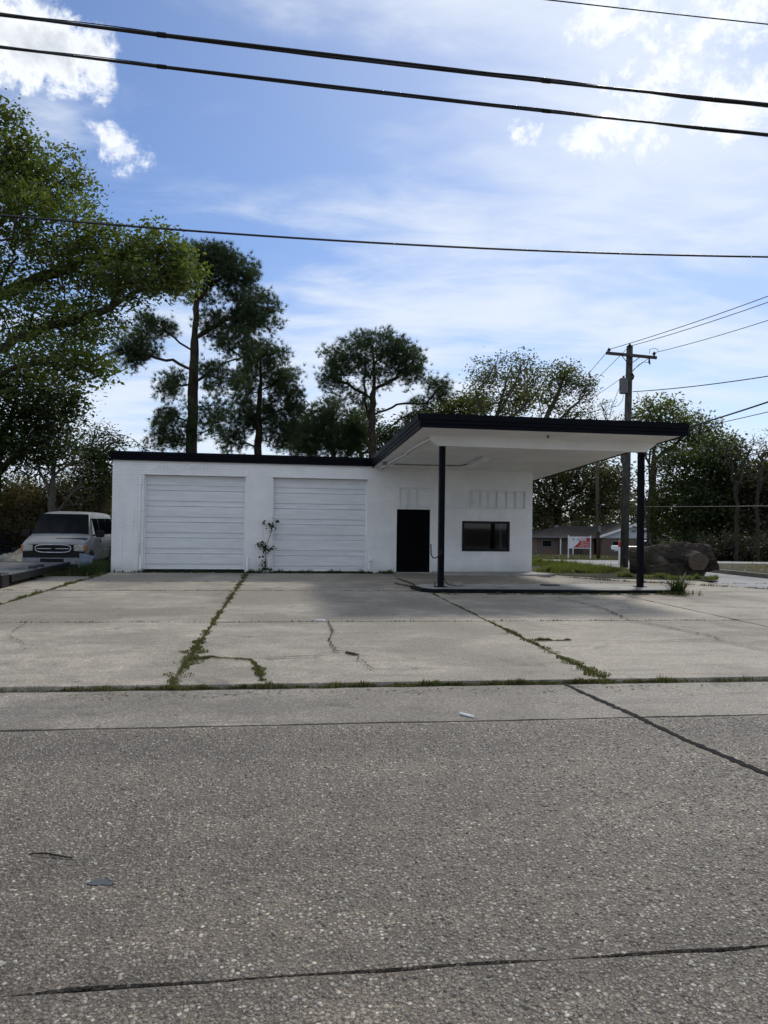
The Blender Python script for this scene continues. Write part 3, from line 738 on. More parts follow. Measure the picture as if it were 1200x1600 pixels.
def leaf_quads(rng, c, size, up=.5, aspect=.55):
    n = len(c); nrm = unit(rng, n); nrm[:, 2] = np.abs(nrm[:, 2])+up; nrm /= np.linalg.norm(nrm, axis=1)[:, None]
    a = np.cross(nrm, unit(rng, n)); a /= np.linalg.norm(a, axis=1)[:, None]; b = np.cross(nrm, a)
    sz = size*(.6+.8*rng.random(n))[:, None]; a = a*sz*.5; b = b*sz*.5*aspect
    return np.stack([c-a, c-a*.1+b, c+a, c-a*.1-b], 1).reshape(-1, 3)
def needle_tris(rng, c, d, per, length, width, spread=.9):
    n = len(c); C_ = np.repeat(c, per, 0); D = np.repeat(d, per, 0)
    v = D*(1-spread*.35) + unit(rng, n*per)*spread; v[:, 2] += .15; v /= np.linalg.norm(v, axis=1)[:, None]
    L = length*(.6+.6*rng.random(n*per))[:, None]
    side = np.cross(v, unit(rng, n*per)); side /= np.linalg.norm(side, axis=1)[:, None]
    base = C_ + unit(rng, n*per)*.05
    tip = base + v*L; tip[:, 2] -= .08*L[:, 0]
    return np.stack([base-side*width*.5, base+side*width*.5, tip], 1).reshape(-1, 3)

def tree(name, label, cat, seed, y, trunk, limbs, blobs, rroot, bark, leaf, per=14, lsize=.14, sigma=.28, rtip=.012, bf=.25, kind='leaf', lo_twig=.0, group=None, sag=0., step=.55, minroot=0., twigs_extra=0, curve=.25, width=.02, inner=.35, up=.5):
    """trunk / limbs: lists of (px, py, y); limbs start at the nearest point already built"""
    P = lambda q: np.array(at(*q))
    s = Skel(seed); tr = [P(q) for q in trunk]; base = tr[0].copy(); base[2] = tz(base[0], base[1])-.05
    s.line([base] + tr[1:] if abs(tr[0][2]-base[2]) < .8 else [base] + tr, -1, .5, .03)
    for lb in limbs:
        q = [P(w) for w in lb]; s.line(q, s.nearest(q[0]), .5, .06)
    tips = blob_points(s.rng, blobs); s.attach(tips, bf, step, sag, minlen_from_root=minroot, curve=curve)
    s.radii(rtip, rroot)
    root = thing(name, label, cat, tuple(base), 0, group)
    off = Vector(base)
    def shift(o):
        if o: o.data.transform(Matrix.Translation(-off))
        return o
    cut = max(rtip*2.2, rroot*.16)
    shift(smooth_tubes(s, cut, 1e9, 'trunk', bark, root, 8)); 
    t = smooth_tubes(s, 0, cut, 'branches', bark, root, 4); shift(t)
    p = np.array(s.p)
    thin = np.where((s.cnt <= 2) & (np.array(s.len) > minroot))[0]
    ends = np.array(s.ends)
    if per > 0:
        if kind == 'leaf':
            src = np.concatenate([np.repeat(ends, per), s.rng.choice(thin, int(len(ends)*per*inner))])
            c = p[src] + s.rng.normal(size=(len(src), 3))*sigma*np.array([1, 1, .75])
            V = leaf_quads(s.rng, c, lsize, up); me = mesh_np('crown', V, 4)
        else:
            src = np.concatenate([ends, s.rng.choice(thin, int(len(ends)*inner))]); par = np.array(s.par)[src]
            d = p[src]-p[par]; d /= (np.linalg.norm(d, axis=1)[:, None]+1e-6); d[:, 2] += .3
            # a spray of several tufts round each twig end
            k = max(1, per); src3 = np.repeat(p[src], k, 0) + s.rng.normal(size=(len(src)*k, 3))*sigma; d3 = np.repeat(d, k, 0) + s.rng.normal(size=(len(src)*k, 3))*.4
            V = needle_tris(s.rng, src3, d3, 26, lsize, width*.62); me = mesh_np('crown', V, 3)
        o = link('crown', me, leaf, root); shift(o)
    return root

# the big leafy oak reaching in from the left
tree('oak_tree', 'tall leafy oak reaching in over the van from the left edge', 'tree', 11, 28,
     [(-150, 880, 28), (-140, 760, 28), (-125, 640, 28), (-110, 520, 28), (-90, 400, 28), (-60, 300, 28)],
     [[(-120, 620, 28), (-30, 560, 27.5), (60, 515, 27), (150, 490, 26.5), (215, 455, 26.2)],
      [(-112, 540, 28), (-20, 470, 28.5), (70, 430, 28.5), (150, 400, 28.2), (235, 395, 28)],
      [(-100, 450, 28), (-30, 370, 29), (40, 320, 29.5), (105, 275, 29.5)],
      [(-80, 380, 28), (-35, 290, 27), (15, 230, 27)],
      [(-125, 640, 28), (-50, 600, 26), (20, 575, 25.5), (80, 560, 25)],
      [(-100, 470, 28), (-20, 390, 26), (60, 360, 25.5)]],
     [(8, 225, 28, 62, 60, 2.0, 120), (75, 285, 29, 78, 50, 2.2, 150), (60, 345, 27.5, 90, 50, 2.4, 130), (20, 300, 28, 50, 60, 2.4, 60), (150, 400, 28, 75, 48, 2.0, 140), (235, 400, 27.8, 58, 48, 1.6, 120), (278, 425, 27.5, 42, 42, 1.2, 90), (200, 445, 26.5, 60, 40, 1.6, 90),
      (70, 430, 28, 95, 50, 2.4, 110), (40, 500, 27, 105, 45, 2.4, 110), (130, 500, 26.5, 62, 38, 1.6, 70), (70, 560, 25.5, 95, 38, 1.8, 90), (140, 575, 25.3, 45, 26, 1.0, 36), (0, 420, 28, 60, 120, 2.5, 60), (-120, 420, 28, 110, 180, 4, 150), (-60, 250, 28, 80, 80, 3, 70)],
     .48, M_BARK, M_OAK, per=17, lsize=.17, sigma=.24, rtip=.011, inner=.45)
# dark evergreen under it
tree('evergreen_tree', 'dark broad evergreen tree beneath the oak at the left edge', 'tree', 12, 33,
     [(-20, 870, 33), (-15, 780, 33), (0, 700, 33), (20, 640, 33)], [[(-10, 740, 33), (50, 690, 32), (95, 650, 32)]],
     [(30, 640, 33, 90, 62, 2.6, 150), (80, 620, 32.5, 50, 40, 1.8, 60), (0, 700, 33, 90, 55, 2.6, 110), (75, 690, 32, 55, 40, 1.8, 60), (-60, 650, 33, 70, 110, 3, 90), (10, 600, 33, 60, 45, 2, 60)],
     .3, M_BARK, M_DARKLEAF, per=20, lsize=.20, sigma=.34, inner=.6)
# three tall pines and a lower one behind the garage
tree('pine_tree', 'tallest dark pine with heavy straight trunk behind the left garage door', 'tree', 21, 46,
     [(298, 850, 46), (299, 700, 46), (302, 600, 46), (305, 510, 46), (310, 440, 46), (322, 395, 46)],
     [[(303, 580, 46), (270, 562, 46.5), (235, 556, 47), (205, 548, 47)], [(304, 550, 46), (262, 520, 45.5), (228, 500, 45)], [(304, 530, 46), (350, 500, 46), (400, 492, 46)], [(301, 600, 46), (345, 570, 45), (390, 556, 45)],
      [(308, 470, 46), (345, 435, 46.5), (375, 420, 47)], [(300, 660, 46), (265, 650, 45.5), (250, 640, 45)]],
     [(325, 405, 46, 42, 22, 1.6, 69), (365, 430, 46.5, 42, 34, 1.8, 87), (300, 440, 46, 40, 30, 1.8, 51), (400, 490, 46, 36, 38, 1.6, 84), (350, 500, 46, 50, 36, 2, 60), (210, 545, 47, 38, 30, 1.5, 66), (240, 512, 45.2, 34, 16, 1.2, 30), (265, 600, 45.5, 22, 24, 1.3, 27), (255, 655, 45.2, 22, 20, 1.2, 22), (380, 545, 45.3, 40, 24, 1.6, 28), (345, 590, 45, 40, 34, 1.8, 28), (330, 650, 45, 40, 40, 1.8, 28), (275, 685, 45, 36, 22, 1.5, 39)],
     .36, M_PINEBARK, M_NEEDLE, per=7, lsize=.34, sigma=.26, rtip=.014, kind='needle', minroot=4, inner=.5, bf=.02, width=.030, sag=.06)
tree('pine_tree', 'mid sized dark pine with drooping boughs between the two garage doors', 'tree', 22, 52,
     [(402, 850, 52), (403, 690, 52), (406, 620, 52), (408, 545, 52)],
     [[(404, 660, 52), (440, 640, 52), (462, 630, 52)], [(404, 650, 52), (370, 640, 52)], [(406, 610, 52), (440, 590, 52)]],
     [(410, 555, 52, 36, 20, 1.6, 54), (440, 595, 52, 32, 30, 1.6, 69), (390, 590, 52, 36, 28, 1.6, 60), (458, 635, 52, 20, 26, 1.4, 39), (420, 645, 52, 44, 28, 1.8, 69), (375, 645, 52, 30, 32, 1.6, 45), (440, 680, 52, 34, 22, 1.6, 45), (365, 690, 52, 32, 20, 1.5, 33)],
     .27, M_PINEBARK, M_NEEDLE, per=6, lsize=.36, sigma=.27, rtip=.013, kind='needle', minroot=3, inner=.5, bf=.02, width=.030, sag=.05)
tree('pine_tree', 'round topped pine with open branching just left of the canopy corner', 'tree', 23, 56,
     [(583, 850, 56), (582, 700, 56), (581, 640, 56), (585, 590, 56), (582, 540, 56)],
     [[(582, 680, 56), (573, 640, 56), (569, 600, 56), (570, 550, 56)], [(581, 650, 56), (620, 632, 56), (665, 630, 56), (690, 605, 56)], [(584, 610, 56), (620, 590, 56), (645, 565, 56)], [(583, 625, 56), (545, 600, 56), (515, 590, 56)], [(582, 690, 56), (625, 655, 56), (660, 640, 56)]],
     [(580, 540, 56, 52, 22, 2.2, 90), (535, 562, 56, 36, 26, 1.8, 66), (630, 560, 56, 36, 28, 1.8, 75), (520, 592, 56, 24, 18, 1.5, 36), (590, 580, 56, 50, 26, 2, 60), (645, 585, 56, 20, 26, 1.3, 30), (684, 608, 56, 18, 18, 1.2, 39), (660, 632, 56, 20, 8, 1, 15), (560, 618, 56, 30, 18, 1.5, 18), (640, 655, 56, 16, 10, 1, 15)],
     .30, M_PINEBARK, M_NEEDLE, per=6, lsize=.36, sigma=.27, rtip=.015, kind='needle', minroot=4, inner=.45, bf=.02, width=.028)
tree('pine_tree', 'low bushy pine behind the right garage door between two taller pines', 'tree', 24, 60,
     [(525, 850, 60), (522, 740, 60), (518, 660, 60), (515, 632, 60)], [],
     [(515, 645, 60, 30, 22, 1.8, 31), (490, 672, 60, 34, 24, 1.8, 40), (545, 672, 60, 34, 26, 1.8, 40), (515, 700, 60, 60, 24, 2, 65), (470, 690, 60, 22, 24, 1.5, 37)],
     .22, M_PINEBARK, M_NEEDLE, per=9, lsize=.40, sigma=.36, kind='needle', minroot=2, inner=.7, bf=.02, width=.032)
tree('leafy_tree', 'dim green tree filling the gap below the round topped pine', 'tree', 25, 66,
     [(560, 850, 66), (562, 760, 66), (565, 700, 66)], [], [(545, 680, 66, 40, 28, 2, 80), (600, 690, 66, 46, 26, 2, 90), (640, 672, 66, 34, 24, 2, 60), (570, 650, 66, 26, 18, 2, 26), (470, 660, 66, 22, 30, 2, 40)],
     .22, M_BARK, M_DARKLEAF, per=18, lsize=.28, sigma=.42, inner=.5)
# trees just coming into leaf beyond the canopy
tree('budding_tree', 'pale budding tree with open twiggy crown above the middle of the canopy', 'tree', 31, 58,
     [(770, 870, 58), (772, 720, 58), (776, 650, 58), (790, 600, 58), (800, 570, 58)],
     [[(774, 690, 58), (750, 630, 58), (738, 595, 58)], [(777, 650, 58), (800, 610, 57), (815, 570, 57)], [(775, 670, 58), (830, 625, 58.5), (860, 585, 58.5)]],
     [(750, 595, 58, 26, 36, 1.8, 60), (800, 585, 58, 42, 36, 2.2, 100), (775, 640, 58, 45, 26, 2, 60), (840, 600, 58.5, 26, 30, 1.8, 50)],
     .26, M_GREYBARK, M_BUDS, per=12, lsize=.22, sigma=.34, rtip=.016, inner=.5)
tree('budding_tree', 'pale budding tree with leaning limbs above the right half of the canopy', 'tree', 32, 55,
     [(800, 870, 55), (815, 740, 55), (845, 670, 55), (872, 615, 55), (885, 575, 55)],
     [[(835, 690, 55), (885, 648, 55), (915, 610, 55)], [(845, 670, 55), (842, 620, 55)], [(832, 700, 55), (890, 655, 55), (940, 640, 55)]],
     [(880, 590, 55, 32, 28, 1.8, 80), (908, 610, 55, 26, 24, 1.6, 56), (860, 620, 55, 26, 30, 1.6, 46), (895, 640, 55, 30, 16, 1.5, 24)],
     .24, M_GREYBARK, M_BUDS, per=12, lsize=.21, sigma=.30, rtip=.016, inner=.5)
tree('leafy_tree', 'bright yellow green young tree peeking over the left end of the canopy', 'tree', 33, 62,
     [(690, 870, 62), (692, 720, 62), (700, 650, 62)], [],
     [(710, 640, 62, 34, 20, 2, 70), (740, 630, 62, 26, 16, 1.8, 40), (680, 652, 62, 40, 14, 2, 50), (810, 625, 62, 24, 28, 1.8, 50)],
     .2, M_GREYBARK, M_SPRING, per=20, lsize=.26, sigma=.4, rtip=.016, inner=.5)
tree('bare_tree', 'thin leafless twiggy treetop between the canopy and the utility pole', 'tree', 34, 64,
     [(977, 875, 64), (977, 740, 64), (968, 690, 64)], [[(972, 710, 64), (945, 670, 64), (925, 655, 64)]],
     [(940, 645, 64, 32, 26, 1.8, 90), (965, 665, 64, 24, 20, 1.6, 50), (915, 655, 64, 22, 16, 1.5, 30)],
     .15, M_GREYBARK, M_BUDS, per=2, lsize=.18, sigma=.25, rtip=.014)
# a spreading oak behind the brick house
tree('oak_tree', 'spreading dark oak with crooked limbs behind the low brick house', 'tree', 41, 104,
     [(870, 868, 104), (872, 800, 104), (880, 770, 104)],
     [[(875, 800, 104), (840, 770, 104), (800, 765, 104)], [(878, 785, 104), (920, 750, 104), (960, 745, 104)], [(876, 790, 104), (860, 740, 104), (850, 710, 104)], [(880, 770, 104), (905, 730, 104)]],
     [(860, 740, 104, 60, 38, 4, 150), (915, 745, 104, 50, 36, 4, 120), (825, 775, 104, 50, 38, 4, 110), (890, 790, 104, 70, 26, 4, 110), (945, 780, 104, 40, 30, 3.5, 80), (840, 810, 104, 46, 20, 3, 60), (960, 745, 104, 30, 26, 3, 50)],
     .5, M_BARK, leafmat('old_oak_leaf', [(.062, .064, .030), (.092, .092, .042), (.115, .10, .055)], .45), per=19, lsize=.42, sigma=.75, rtip=.03, inner=.6, step=1.2)
# the wall of trees on the right
tree('leafy_tree', 'tall leafy green tree rising right of the utility pole', 'tree', 42, 70,
     [(1022, 880, 70), (1020, 760, 70), (1022, 700, 70), (1030, 650, 70)], [[(1021, 720, 70), (1060, 690, 70), (1085, 665, 70)], [(1021, 740, 70), (1000, 690, 70), (985, 660, 70)]],
     [(1030, 648, 70, 44, 26, 3, 110), (1080, 668, 70, 40, 26, 3, 90), (1105, 700, 70, 36, 30, 3, 80), (1055, 700, 70, 40, 28, 3, 60), (1005, 680, 70, 20, 30, 2, 26)],
     .3, M_BARK, leafmat('maple_leaf', [(.065, .085, .026), (.10, .122, .040), (.135, .145, .054)], .5), per=15, lsize=.30, sigma=.45, rtip=.02, inner=.5)
tree('leafy_tree', 'mid green rounded tree behind the log', 'tree', 43, 66,
     [(1072, 880, 66), (1070, 800, 66), (1068, 740, 66)], [[(1070, 800, 66), (1095, 760, 66)]],
     [(1070, 735, 66, 44, 34, 3, 110), (1050, 775, 66, 34, 34, 3, 80), (1100, 770, 66, 40, 36, 3, 90), (1065, 820, 66, 44, 28, 3, 90), (1030, 800, 66, 18, 40, 2, 30)],
     .25, M_BARK, leafmat('laurel_leaf', [(.055, .074, .024), (.088, .108, .034), (.12, .124, .045)], .5), per=19, lsize=.30, sigma=.5, rtip=.02, inner=.6)
tree('evergreen_tree', 'very dark dense evergreen at the right among bare trees', 'tree', 44, 62,
     [(1120, 880, 62), (1122, 800, 62), (1125, 720, 62)], [],
     [(1125, 715, 62, 34, 34, 2.8, 100), (1145, 760, 62, 42, 40, 3, 130), (1105, 790, 62, 40, 36, 3, 90), (1150, 820, 62, 50, 40, 3, 120), (1185, 770, 62, 36, 44, 3, 90), (1110, 845, 62, 50, 20, 2.5, 70)],
     .28, M_BARK, M_DARKLEAF, per=20, lsize=.30, sigma=.5, rtip=.02, inner=.6)
tree('evergreen_tree', 'dark shadowy tree filling the right edge of the view', 'tree', 45, 58,
     [(1215, 885, 58), (1212, 800, 58), (1205, 740, 58)], [],
     [(1205, 760, 58, 44, 46, 3, 130), (1190, 830, 58, 44, 42, 3, 110), (1260, 780, 58, 60, 80, 3, 160), (1235, 715, 58, 36, 30, 2.4, 60)],
     .28, M_BARK, leafmat('dim_leaf', [(.040, .038, .022), (.062, .054, .030), (.080, .066, .040)], .4), per=19, lsize=.30, sigma=.5, rtip=.02, inner=.6)
for i, (lab, trunk, limbs, blobs, rr, yy) in enumerate((
    ('slim leafless tree seen between the pole and the right canopy post', [(1012, 885, 60), (1014, 780, 60), (1016, 700, 60)], [[(1014, 780, 60), (1030, 720, 60)], [(1013, 800, 60), (995, 740, 60)]], [(1018, 705, 60, 28, 40, 2, 110), (1000, 740, 60, 16, 34, 1.6, 40), (1035, 740, 60, 16, 34, 1.6, 40)], .20, 60),
    ('leafless tree with tangled grey crown at the upper right', [(1150, 890, 48), (1152, 800, 48), (1148, 730, 48)], [[(1150, 770, 48), (1165, 715, 48), (1180, 690, 48)], [(1149, 760, 48), (1135, 710, 48)]], [(1165, 700, 48, 34, 24, 2, 110), (1140, 705, 48, 24, 26, 1.6, 60)], .20, 48),
    ('leafless leaning tree cut by the right edge', [(1186, 895, 45), (1182, 800, 45), (1190, 720, 45)], [[(1184, 780, 45), (1205, 720, 45)]], [(1198, 700, 45, 20, 34, 1.6, 80), (1178, 730, 45, 18, 30, 1.5, 40)], .16, 45))):
    tree('bare_tree', lab, 'tree', 50+i, yy, trunk, limbs, blobs, rr*.62, M_BARK, M_BUDS, per=1, lsize=.14, sigma=.2, rtip=.014)
# left thicket behind the van
tree('bare_tree', 'gnarled leafless tree with a grey trunk standing behind the van', 'tree', 61, 32,
     [(82, 862, 32), (80, 790, 32), (84, 735, 32), (92, 690, 32)],
     [[(81, 770, 32), (60, 735, 31.5), (48, 765, 31.2)], [(83, 745, 32), (118, 715, 31.6), (140, 712, 31.4), (150, 735, 31.3)], [(84, 735, 32), (75, 700, 32)], [(83, 760, 32), (110, 770, 31.5), (130, 790, 31.4)]],
     [(95, 715, 32, 50, 32, 1.8, 130), (60, 740, 31.6, 30, 40, 1.4, 60), (125, 755, 31.5, 34, 40, 1.5, 110), (105, 690, 32, 34, 22, 1.4, 50)],
     .19, M_GREYBARK, M_BUDS, per=1, lsize=.10, sigma=.2, rtip=.008, step=.35, curve=.35)
tree('leafy_tree', 'small dark green tree just beyond the left corner of the garage', 'tree', 62, 36,
     [(160, 870, 36), (158, 790, 36), (155, 740, 36)], [[(156, 770, 36), (150, 690, 36), (152, 660, 36)]],
     [(155, 745, 36, 32, 44, 1.8, 130), (140, 715, 36, 22, 24, 1.4, 40), (165, 700, 36, 30, 22, 1.4, 26)],
     .14, M_BARK, leafmat('privet_leaf', [(.040, .056, .018), (.062, .080, .026), (.085, .095, .036)], .4), per=16, lsize=.16, sigma=.26, inner=.5)
tree('bare_tree', 'wispy shrub of upright leafless twigs above the left garage corner', 'tree', 63, 39,
     [(135, 860, 39), (138, 760, 39), (142, 720, 39)], [[(140, 730, 39), (145, 690, 39), (160, 655, 39)]],
     [(150, 680, 39, 30, 28, 1.4, 60), (190, 690, 39, 22, 14, 1.2, 30), (225, 700, 39, 22, 10, 1.2, 24)],
     .08, M_GREYBARK, M_WEED, per=4, lsize=.14, sigma=.18, rtip=.009)

def brush(name, label, cat, seed, blobs, m, per, lsize, sig, bark, twigs=True, group=None):
    """many-stemmed thicket standing on the ground"""
    rng = np.random.default_rng(seed); tips = blob_points(rng, blobs)
    base = Vector(at(blobs[0][0], 860, blobs[0][2])); base.z = tz(base.x, base.y)
    root = thing(name, label, cat, base, 0, group); V = []
    s = MB()
    for t in tips:
        f = np.array([t[0]+rng.normal()*.5, t[1]+rng.normal()*.5, tz(t[0], t[1])]); mid = (f+t)/2 + rng.normal(size=3)*.18
        s.tube([tuple(f-np.array(base)), tuple(mid-np.array(base)), tuple(t-np.array(base))], [.022, .014, .006], 3, cap=False)
        V.append(f); V.append(mid)
    s.build('stems', bark, root, fix=False)['kind'] = 'stuff'
    src = np.repeat(tips, per, 0); frac = rng.random(len(src))[:, None]**.8
    feet = np.repeat(np.array(V[0::2]), per, 0); c = feet + (src-feet)*(.25+.8*frac) + rng.normal(size=(len(src), 3))*sig
    c[:, 2] = np.maximum(c[:, 2], base.z+.02)
    me = mesh_np('foliage', leaf_quads(rng, c-np.array(base), lsize, .2), 4); link('foliage', me, m, root); return root
brush('thicket', 'tall rusty brown brush behind the van at the left', 'thicket', 71, [(25, 775, 37, 60, 40, 2, 200), (125, 775, 38, 60, 45, 2, 220), (-60, 770, 37, 60, 55, 2, 110)], M_BROWNLEAF, 90, .15, .22, M_GREYBARK)
brush('thicket', 'dim olive undergrowth low behind the van roof', 'thicket', 72, [(35, 835, 34, 50, 22, 1.2, 90), (110, 820, 34, 60, 30, 1.2, 110), (-30, 830, 33, 40, 30, 1.2, 60)], leafmat('undergrowth_leaf', [(.045, .044, .022), (.075, .070, .034), (.105, .088, .048)], .45), 70, .13, .2, M_BARK)
brush('shrub', 'low dark shrub row along the side of the brick house', 'shrub', 73, [(1075, 855, 80, 44, 14, 1.5, 60), (1020, 840, 96, 30, 20, 2, 30)], M_DARKLEAF, 70, .26, .3, M_BARK)
brush('thicket', 'tangled dark undergrowth below the trees at the right edge', 'thicket', 74, [(1135, 850, 52, 44, 20, 1.6, 90), (1195, 855, 50, 44, 22, 1.6, 90)], leafmat('dark_brush_leaf', [(.022, .024, .013), (.038, .038, .020), (.055, .048, .030)], .3), 60, .2, .3, M_BARK)  # leaf colour darker than the other undergrowth

# far woodland closing the view
def far_wood():
    rng = np.random.default_rng(81); n = 4600
    px = rng.uniform(-700, 2000, n); y = rng.uniform(118, 160, n); X = (px-600)/FPX*y
    hh = 4 + 5.5*np.abs(np.sin(px*.011)+.5*np.sin(px*.037+1)) ; Z = np.array([tz(a, b) for a, b in zip(X, y)]) + rng.random(n)**.8*hh
    c = np.repeat(np.stack([X, y, Z], 1), 16, 0) + rng.normal(size=(n*16, 3))*np.array([1.3, 1.3, .9])
    me = mesh_np('far_wood', leaf_quads(rng, c, .95, .3), 4)
    m = leafmat('far_leaf', [(.022, .028, .014), (.038, .044, .020), (.05, .05, .026)], .3)
    tag(link('far_wood', me, m), 'dark far woodland closing the view behind all the nearer trees', 'woodland', kind='stuff')
far_wood()

# ------------------------------------------------------------------ grass and weeds
def blade_mesh(name, rng, pts, h, w, lean=.45):
    n = len(pts); a = rng.uniform(0, 2*pi, n); hh = h*(.45+.8*rng.random(n))
    d = np.stack([np.cos(a), np.sin(a), np.zeros(n)], 1); sd_ = np.stack([-np.sin(a), np.cos(a), np.zeros(n)], 1)*w*.5
    ln = (lean*rng.random(n)*hh)[:, None]; up = np.stack([np.zeros(n), np.zeros(n), hh], 1)
    m1 = pts + up*.55 + d*ln*.35; tip = pts + up*.95 + d*ln*1.15
    q = np.stack([pts-sd_, pts+sd_, m1+sd_*.8, m1-sd_*.8], 1); t = np.stack([m1-sd_*.8, m1+sd_*.8, tip, tip], 1)
    V = np.concatenate([q, t], 1).reshape(-1, 3)                    # two faces a blade, welded for colour
    me = bpy.data.meshes.new(name); vv = np.stack([pts-sd_, pts+sd_, m1+sd_*.8, m1-sd_*.8, tip], 1).reshape(-1, 3)
    i = np.arange(n)[:, None]*5; L = np.concatenate([i+np.array([[0, 1, 2, 3]]), i+np.array([[3, 2, 4]])], 1).ravel().astype(np.int32)
    me.vertices.add(n*5); me.vertices.foreach_set('co', vv.astype(np.float32).ravel()); me.loops.add(n*7); me.loops.foreach_set('vertex_index', L)
    me.polygons.add(n*2); st = np.arange(n)[:, None]*7; me.polygons.foreach_set('loop_start', np.concatenate([st, st+4], 1).ravel().astype(np.int32))
    me.polygons.foreach_set('loop_total', np.tile([4, 3], n).astype(np.int32)); me.update(); return me
def along(rng, path, n, wid, z, frame=RW):
    """points scattered along a path whose half width varies; path: (u, v, half_width)"""
    P = []; seg = [math.hypot(b[0]-a[0], b[1]-a[1]) for a, b in zip(path, path[1:])]; tot = sum(seg)
    wts = np.array([s*(a[2]+b[2]) for s, a, b in zip(seg, path, path[1:])]); wts = wts/wts.sum()
    ks = rng.choice(len(seg), n, p=wts)
    for k in ks:
        a, b = path[k], path[k+1]; t = rng.random(); w = a[2]+(b[2]-a[2])*t
        sq = a[0]+a[1]+t*seg[k]; clump = .5+.32*math.sin(7.3*sq+k)+.25*math.sin(17.9*sq)
        nx, ny = -(b[1]-a[1])/seg[k], (b[0]-a[0])/seg[k]; o = max(-1.5, min(1.5, rng.normal()))*w*wid*clump
        p = frame(a[0]+(b[0]-a[0])*t+nx*o, a[1]+(b[1]-a[1])*t+ny*o, z); P.append(tuple(p))
    return np.array(P)
def patch(name, label, path, n, h, w, z=.035, m=None, frame=RW, seed=1, wid=.55, lean=.6, cat='grass'):
    rng = np.random.default_rng(seed); pts = along(rng, path, n, wid, z, frame); s_ = pts[:, 0]*3.1+pts[:, 1]*1.3
    h = h*(.62+.30*np.sin(s_*2.3+seed)+.22*np.sin(s_*6.1)+.12*np.sin(s_*15))
    return tag(link(name, blade_mesh(name, rng, pts, h, w, lean), m or M_GRASS), label, cat, kind='stuff')
patch('joint_grass', 'green grass filling the wide left joint of the forecourt', [(-1.06, 7.7, .17), (-1.06, 8.6, .18), (-1.06, 9.2, .24), (-1.08, 10.4, .12), (-1.08, 12.3, .085), (-1.08, 14.5, .09), (-1.08, 17.5, .11), (-1.08, 20.5, .13), (-1.12, 24.0, .16)], 9500, .038, .010, seed=2)
patch('joint_grass', 'thin curved arc of grass branching off the left joint', [(-1.0, 9.05, .12), (-.82, 9.18, .075), (-.55, 9.08, .06), (-.35, 8.99, .075), (-.24, 8.44, .10), (-.19, 7.80, .10)], 2600, .028, .010, z=.042, seed=3)
patch('joint_grass', 'grass following the right joint down to the gutter', [(3.42, 7.75, .17), (3.42, 8.3, .20), (3.42, 9.2, .13), (3.42, 10.4, .11), (3.42, 12.3, .05), (3.42, 15, .03), (3.44, 19.5, .05), (3.3, 21.8, .10)], 5200, .036, .010, seed=4)
patch('joint_grass', 'short grass spur beside the right joint', [(3.5, 10.25, .05), (4.03, 10.23, .03)], 500, .05, .009, z=.042, seed=5)
patch('joint_grass', 'grass lining the gutter edge of the forecourt', [(-4, 7.64, .006), (-2.2, 7.64, .02), (-1.6, 7.645, .06), (-1.06, 7.65, .09), (-.1, 7.645, .06), (.3, 7.64, .03), (1.0, 7.645, .07), (2.0, 7.645, .07), (2.9, 7.65, .06), (3.5, 7.66, .10), (4.2, 7.645, .03), (9, 7.64, .008)], 4600, .062, .011, z=.0, seed=6)
patch('joint_grass', 'wispy grass along the far left joint', [(-5.2, 13.5, .06), (-5.2, 16, .07), (-5.2, 18, .10), (-5.2, 20.5, .13), (-5.2, 23.2, .18)], 3000, .07, .012, seed=7)
for k_, (q_, n_) in enumerate((([(-9, 17.9, .03), (-3, 17.9, .02), (3, 17.9, .03), (7, 17.9, .03)], 1500), ([(-5, 12.37, .012), (0, 12.37, .008), (3, 12.37, .010), (8, 12.37, .012)], 900), ([(-4.5, 20.4, .04), (-1, 20.4, .02)], 300), ([(8, 20.4, .05), (15, 20.4, .06)], 700))):
    patch('joint_weeds', ('scattered small weeds in the far cross joint of the forecourt', 'sparse moss and weeds in the long middle cross joint of the forecourt', 'weed specks in the joint before the left garage door', 'weeds in the joint right of the pump island')[k_], q_, n_, .035, .010, seed=80+k_)
patch('crack_grass', 'small grass sprig in the middle slab crack', [(.78, 9.35, .05), (.93, 9.22, .05)], 260, .04, .009, z=.042, seed=9)
BWz = lambda u, v, z=0: BW(u, v, z)
patch('wall_weeds', 'weeds growing along the foot of the garage wall', [(.1, -.08, .03), (.8, -.10, .05), (3.95, -.12, .10), (4.75, -.12, .12), (7.75, -.15, .14), (8.6, -.18, .16), (8.75, -.16, .10)], 2200, .14, .016, frame=BWz, m=M_WEED, seed=10)
patch('wall_weeds', 'weed clump at the left end of the pump island', [(8.0, -4.0, .12), (8.2, -5.2, .16), (8.35, -6.2, .20), (8.8, -7.2, .14)], 1500, .10, .012, frame=BWz, m=M_GRASS, seed=11)
patch('island_weeds', 'tufts of weeds along the front foot of the pump island', [(9.6, -7.15, .10), (10.4, -7.2, .04), (11.9, -7.3, .14), (12.4, -7.3, .06), (13.4, -7.4, .16), (14.4, -7.25, .06)], 1500, .06, .012, frame=BWz, seed=12)
patch('apron_weeds', 'weeds breaking through the apron right of the canopy', [(13.6, -1.2, .05), (14.4, -2.6, .10), (15.2, -3.6, .06), (16.6, -4.9, .09), (18, -6.2, .05)], 1300, .08, .014, frame=BWz, seed=13)
patch('verge_grass', 'long bright grass on the verge round the utility pole', [(13.9, 1.0, .5), (15.0, 0.2, 1.1), (16.0, 1.0, 1.8), (16.2, 4, 1.5), (15.2, 7.5, 1.2)], 17000, .24, .016, z=.05, m=M_LONGGRASS, frame=BWz, seed=14, wid=.6)
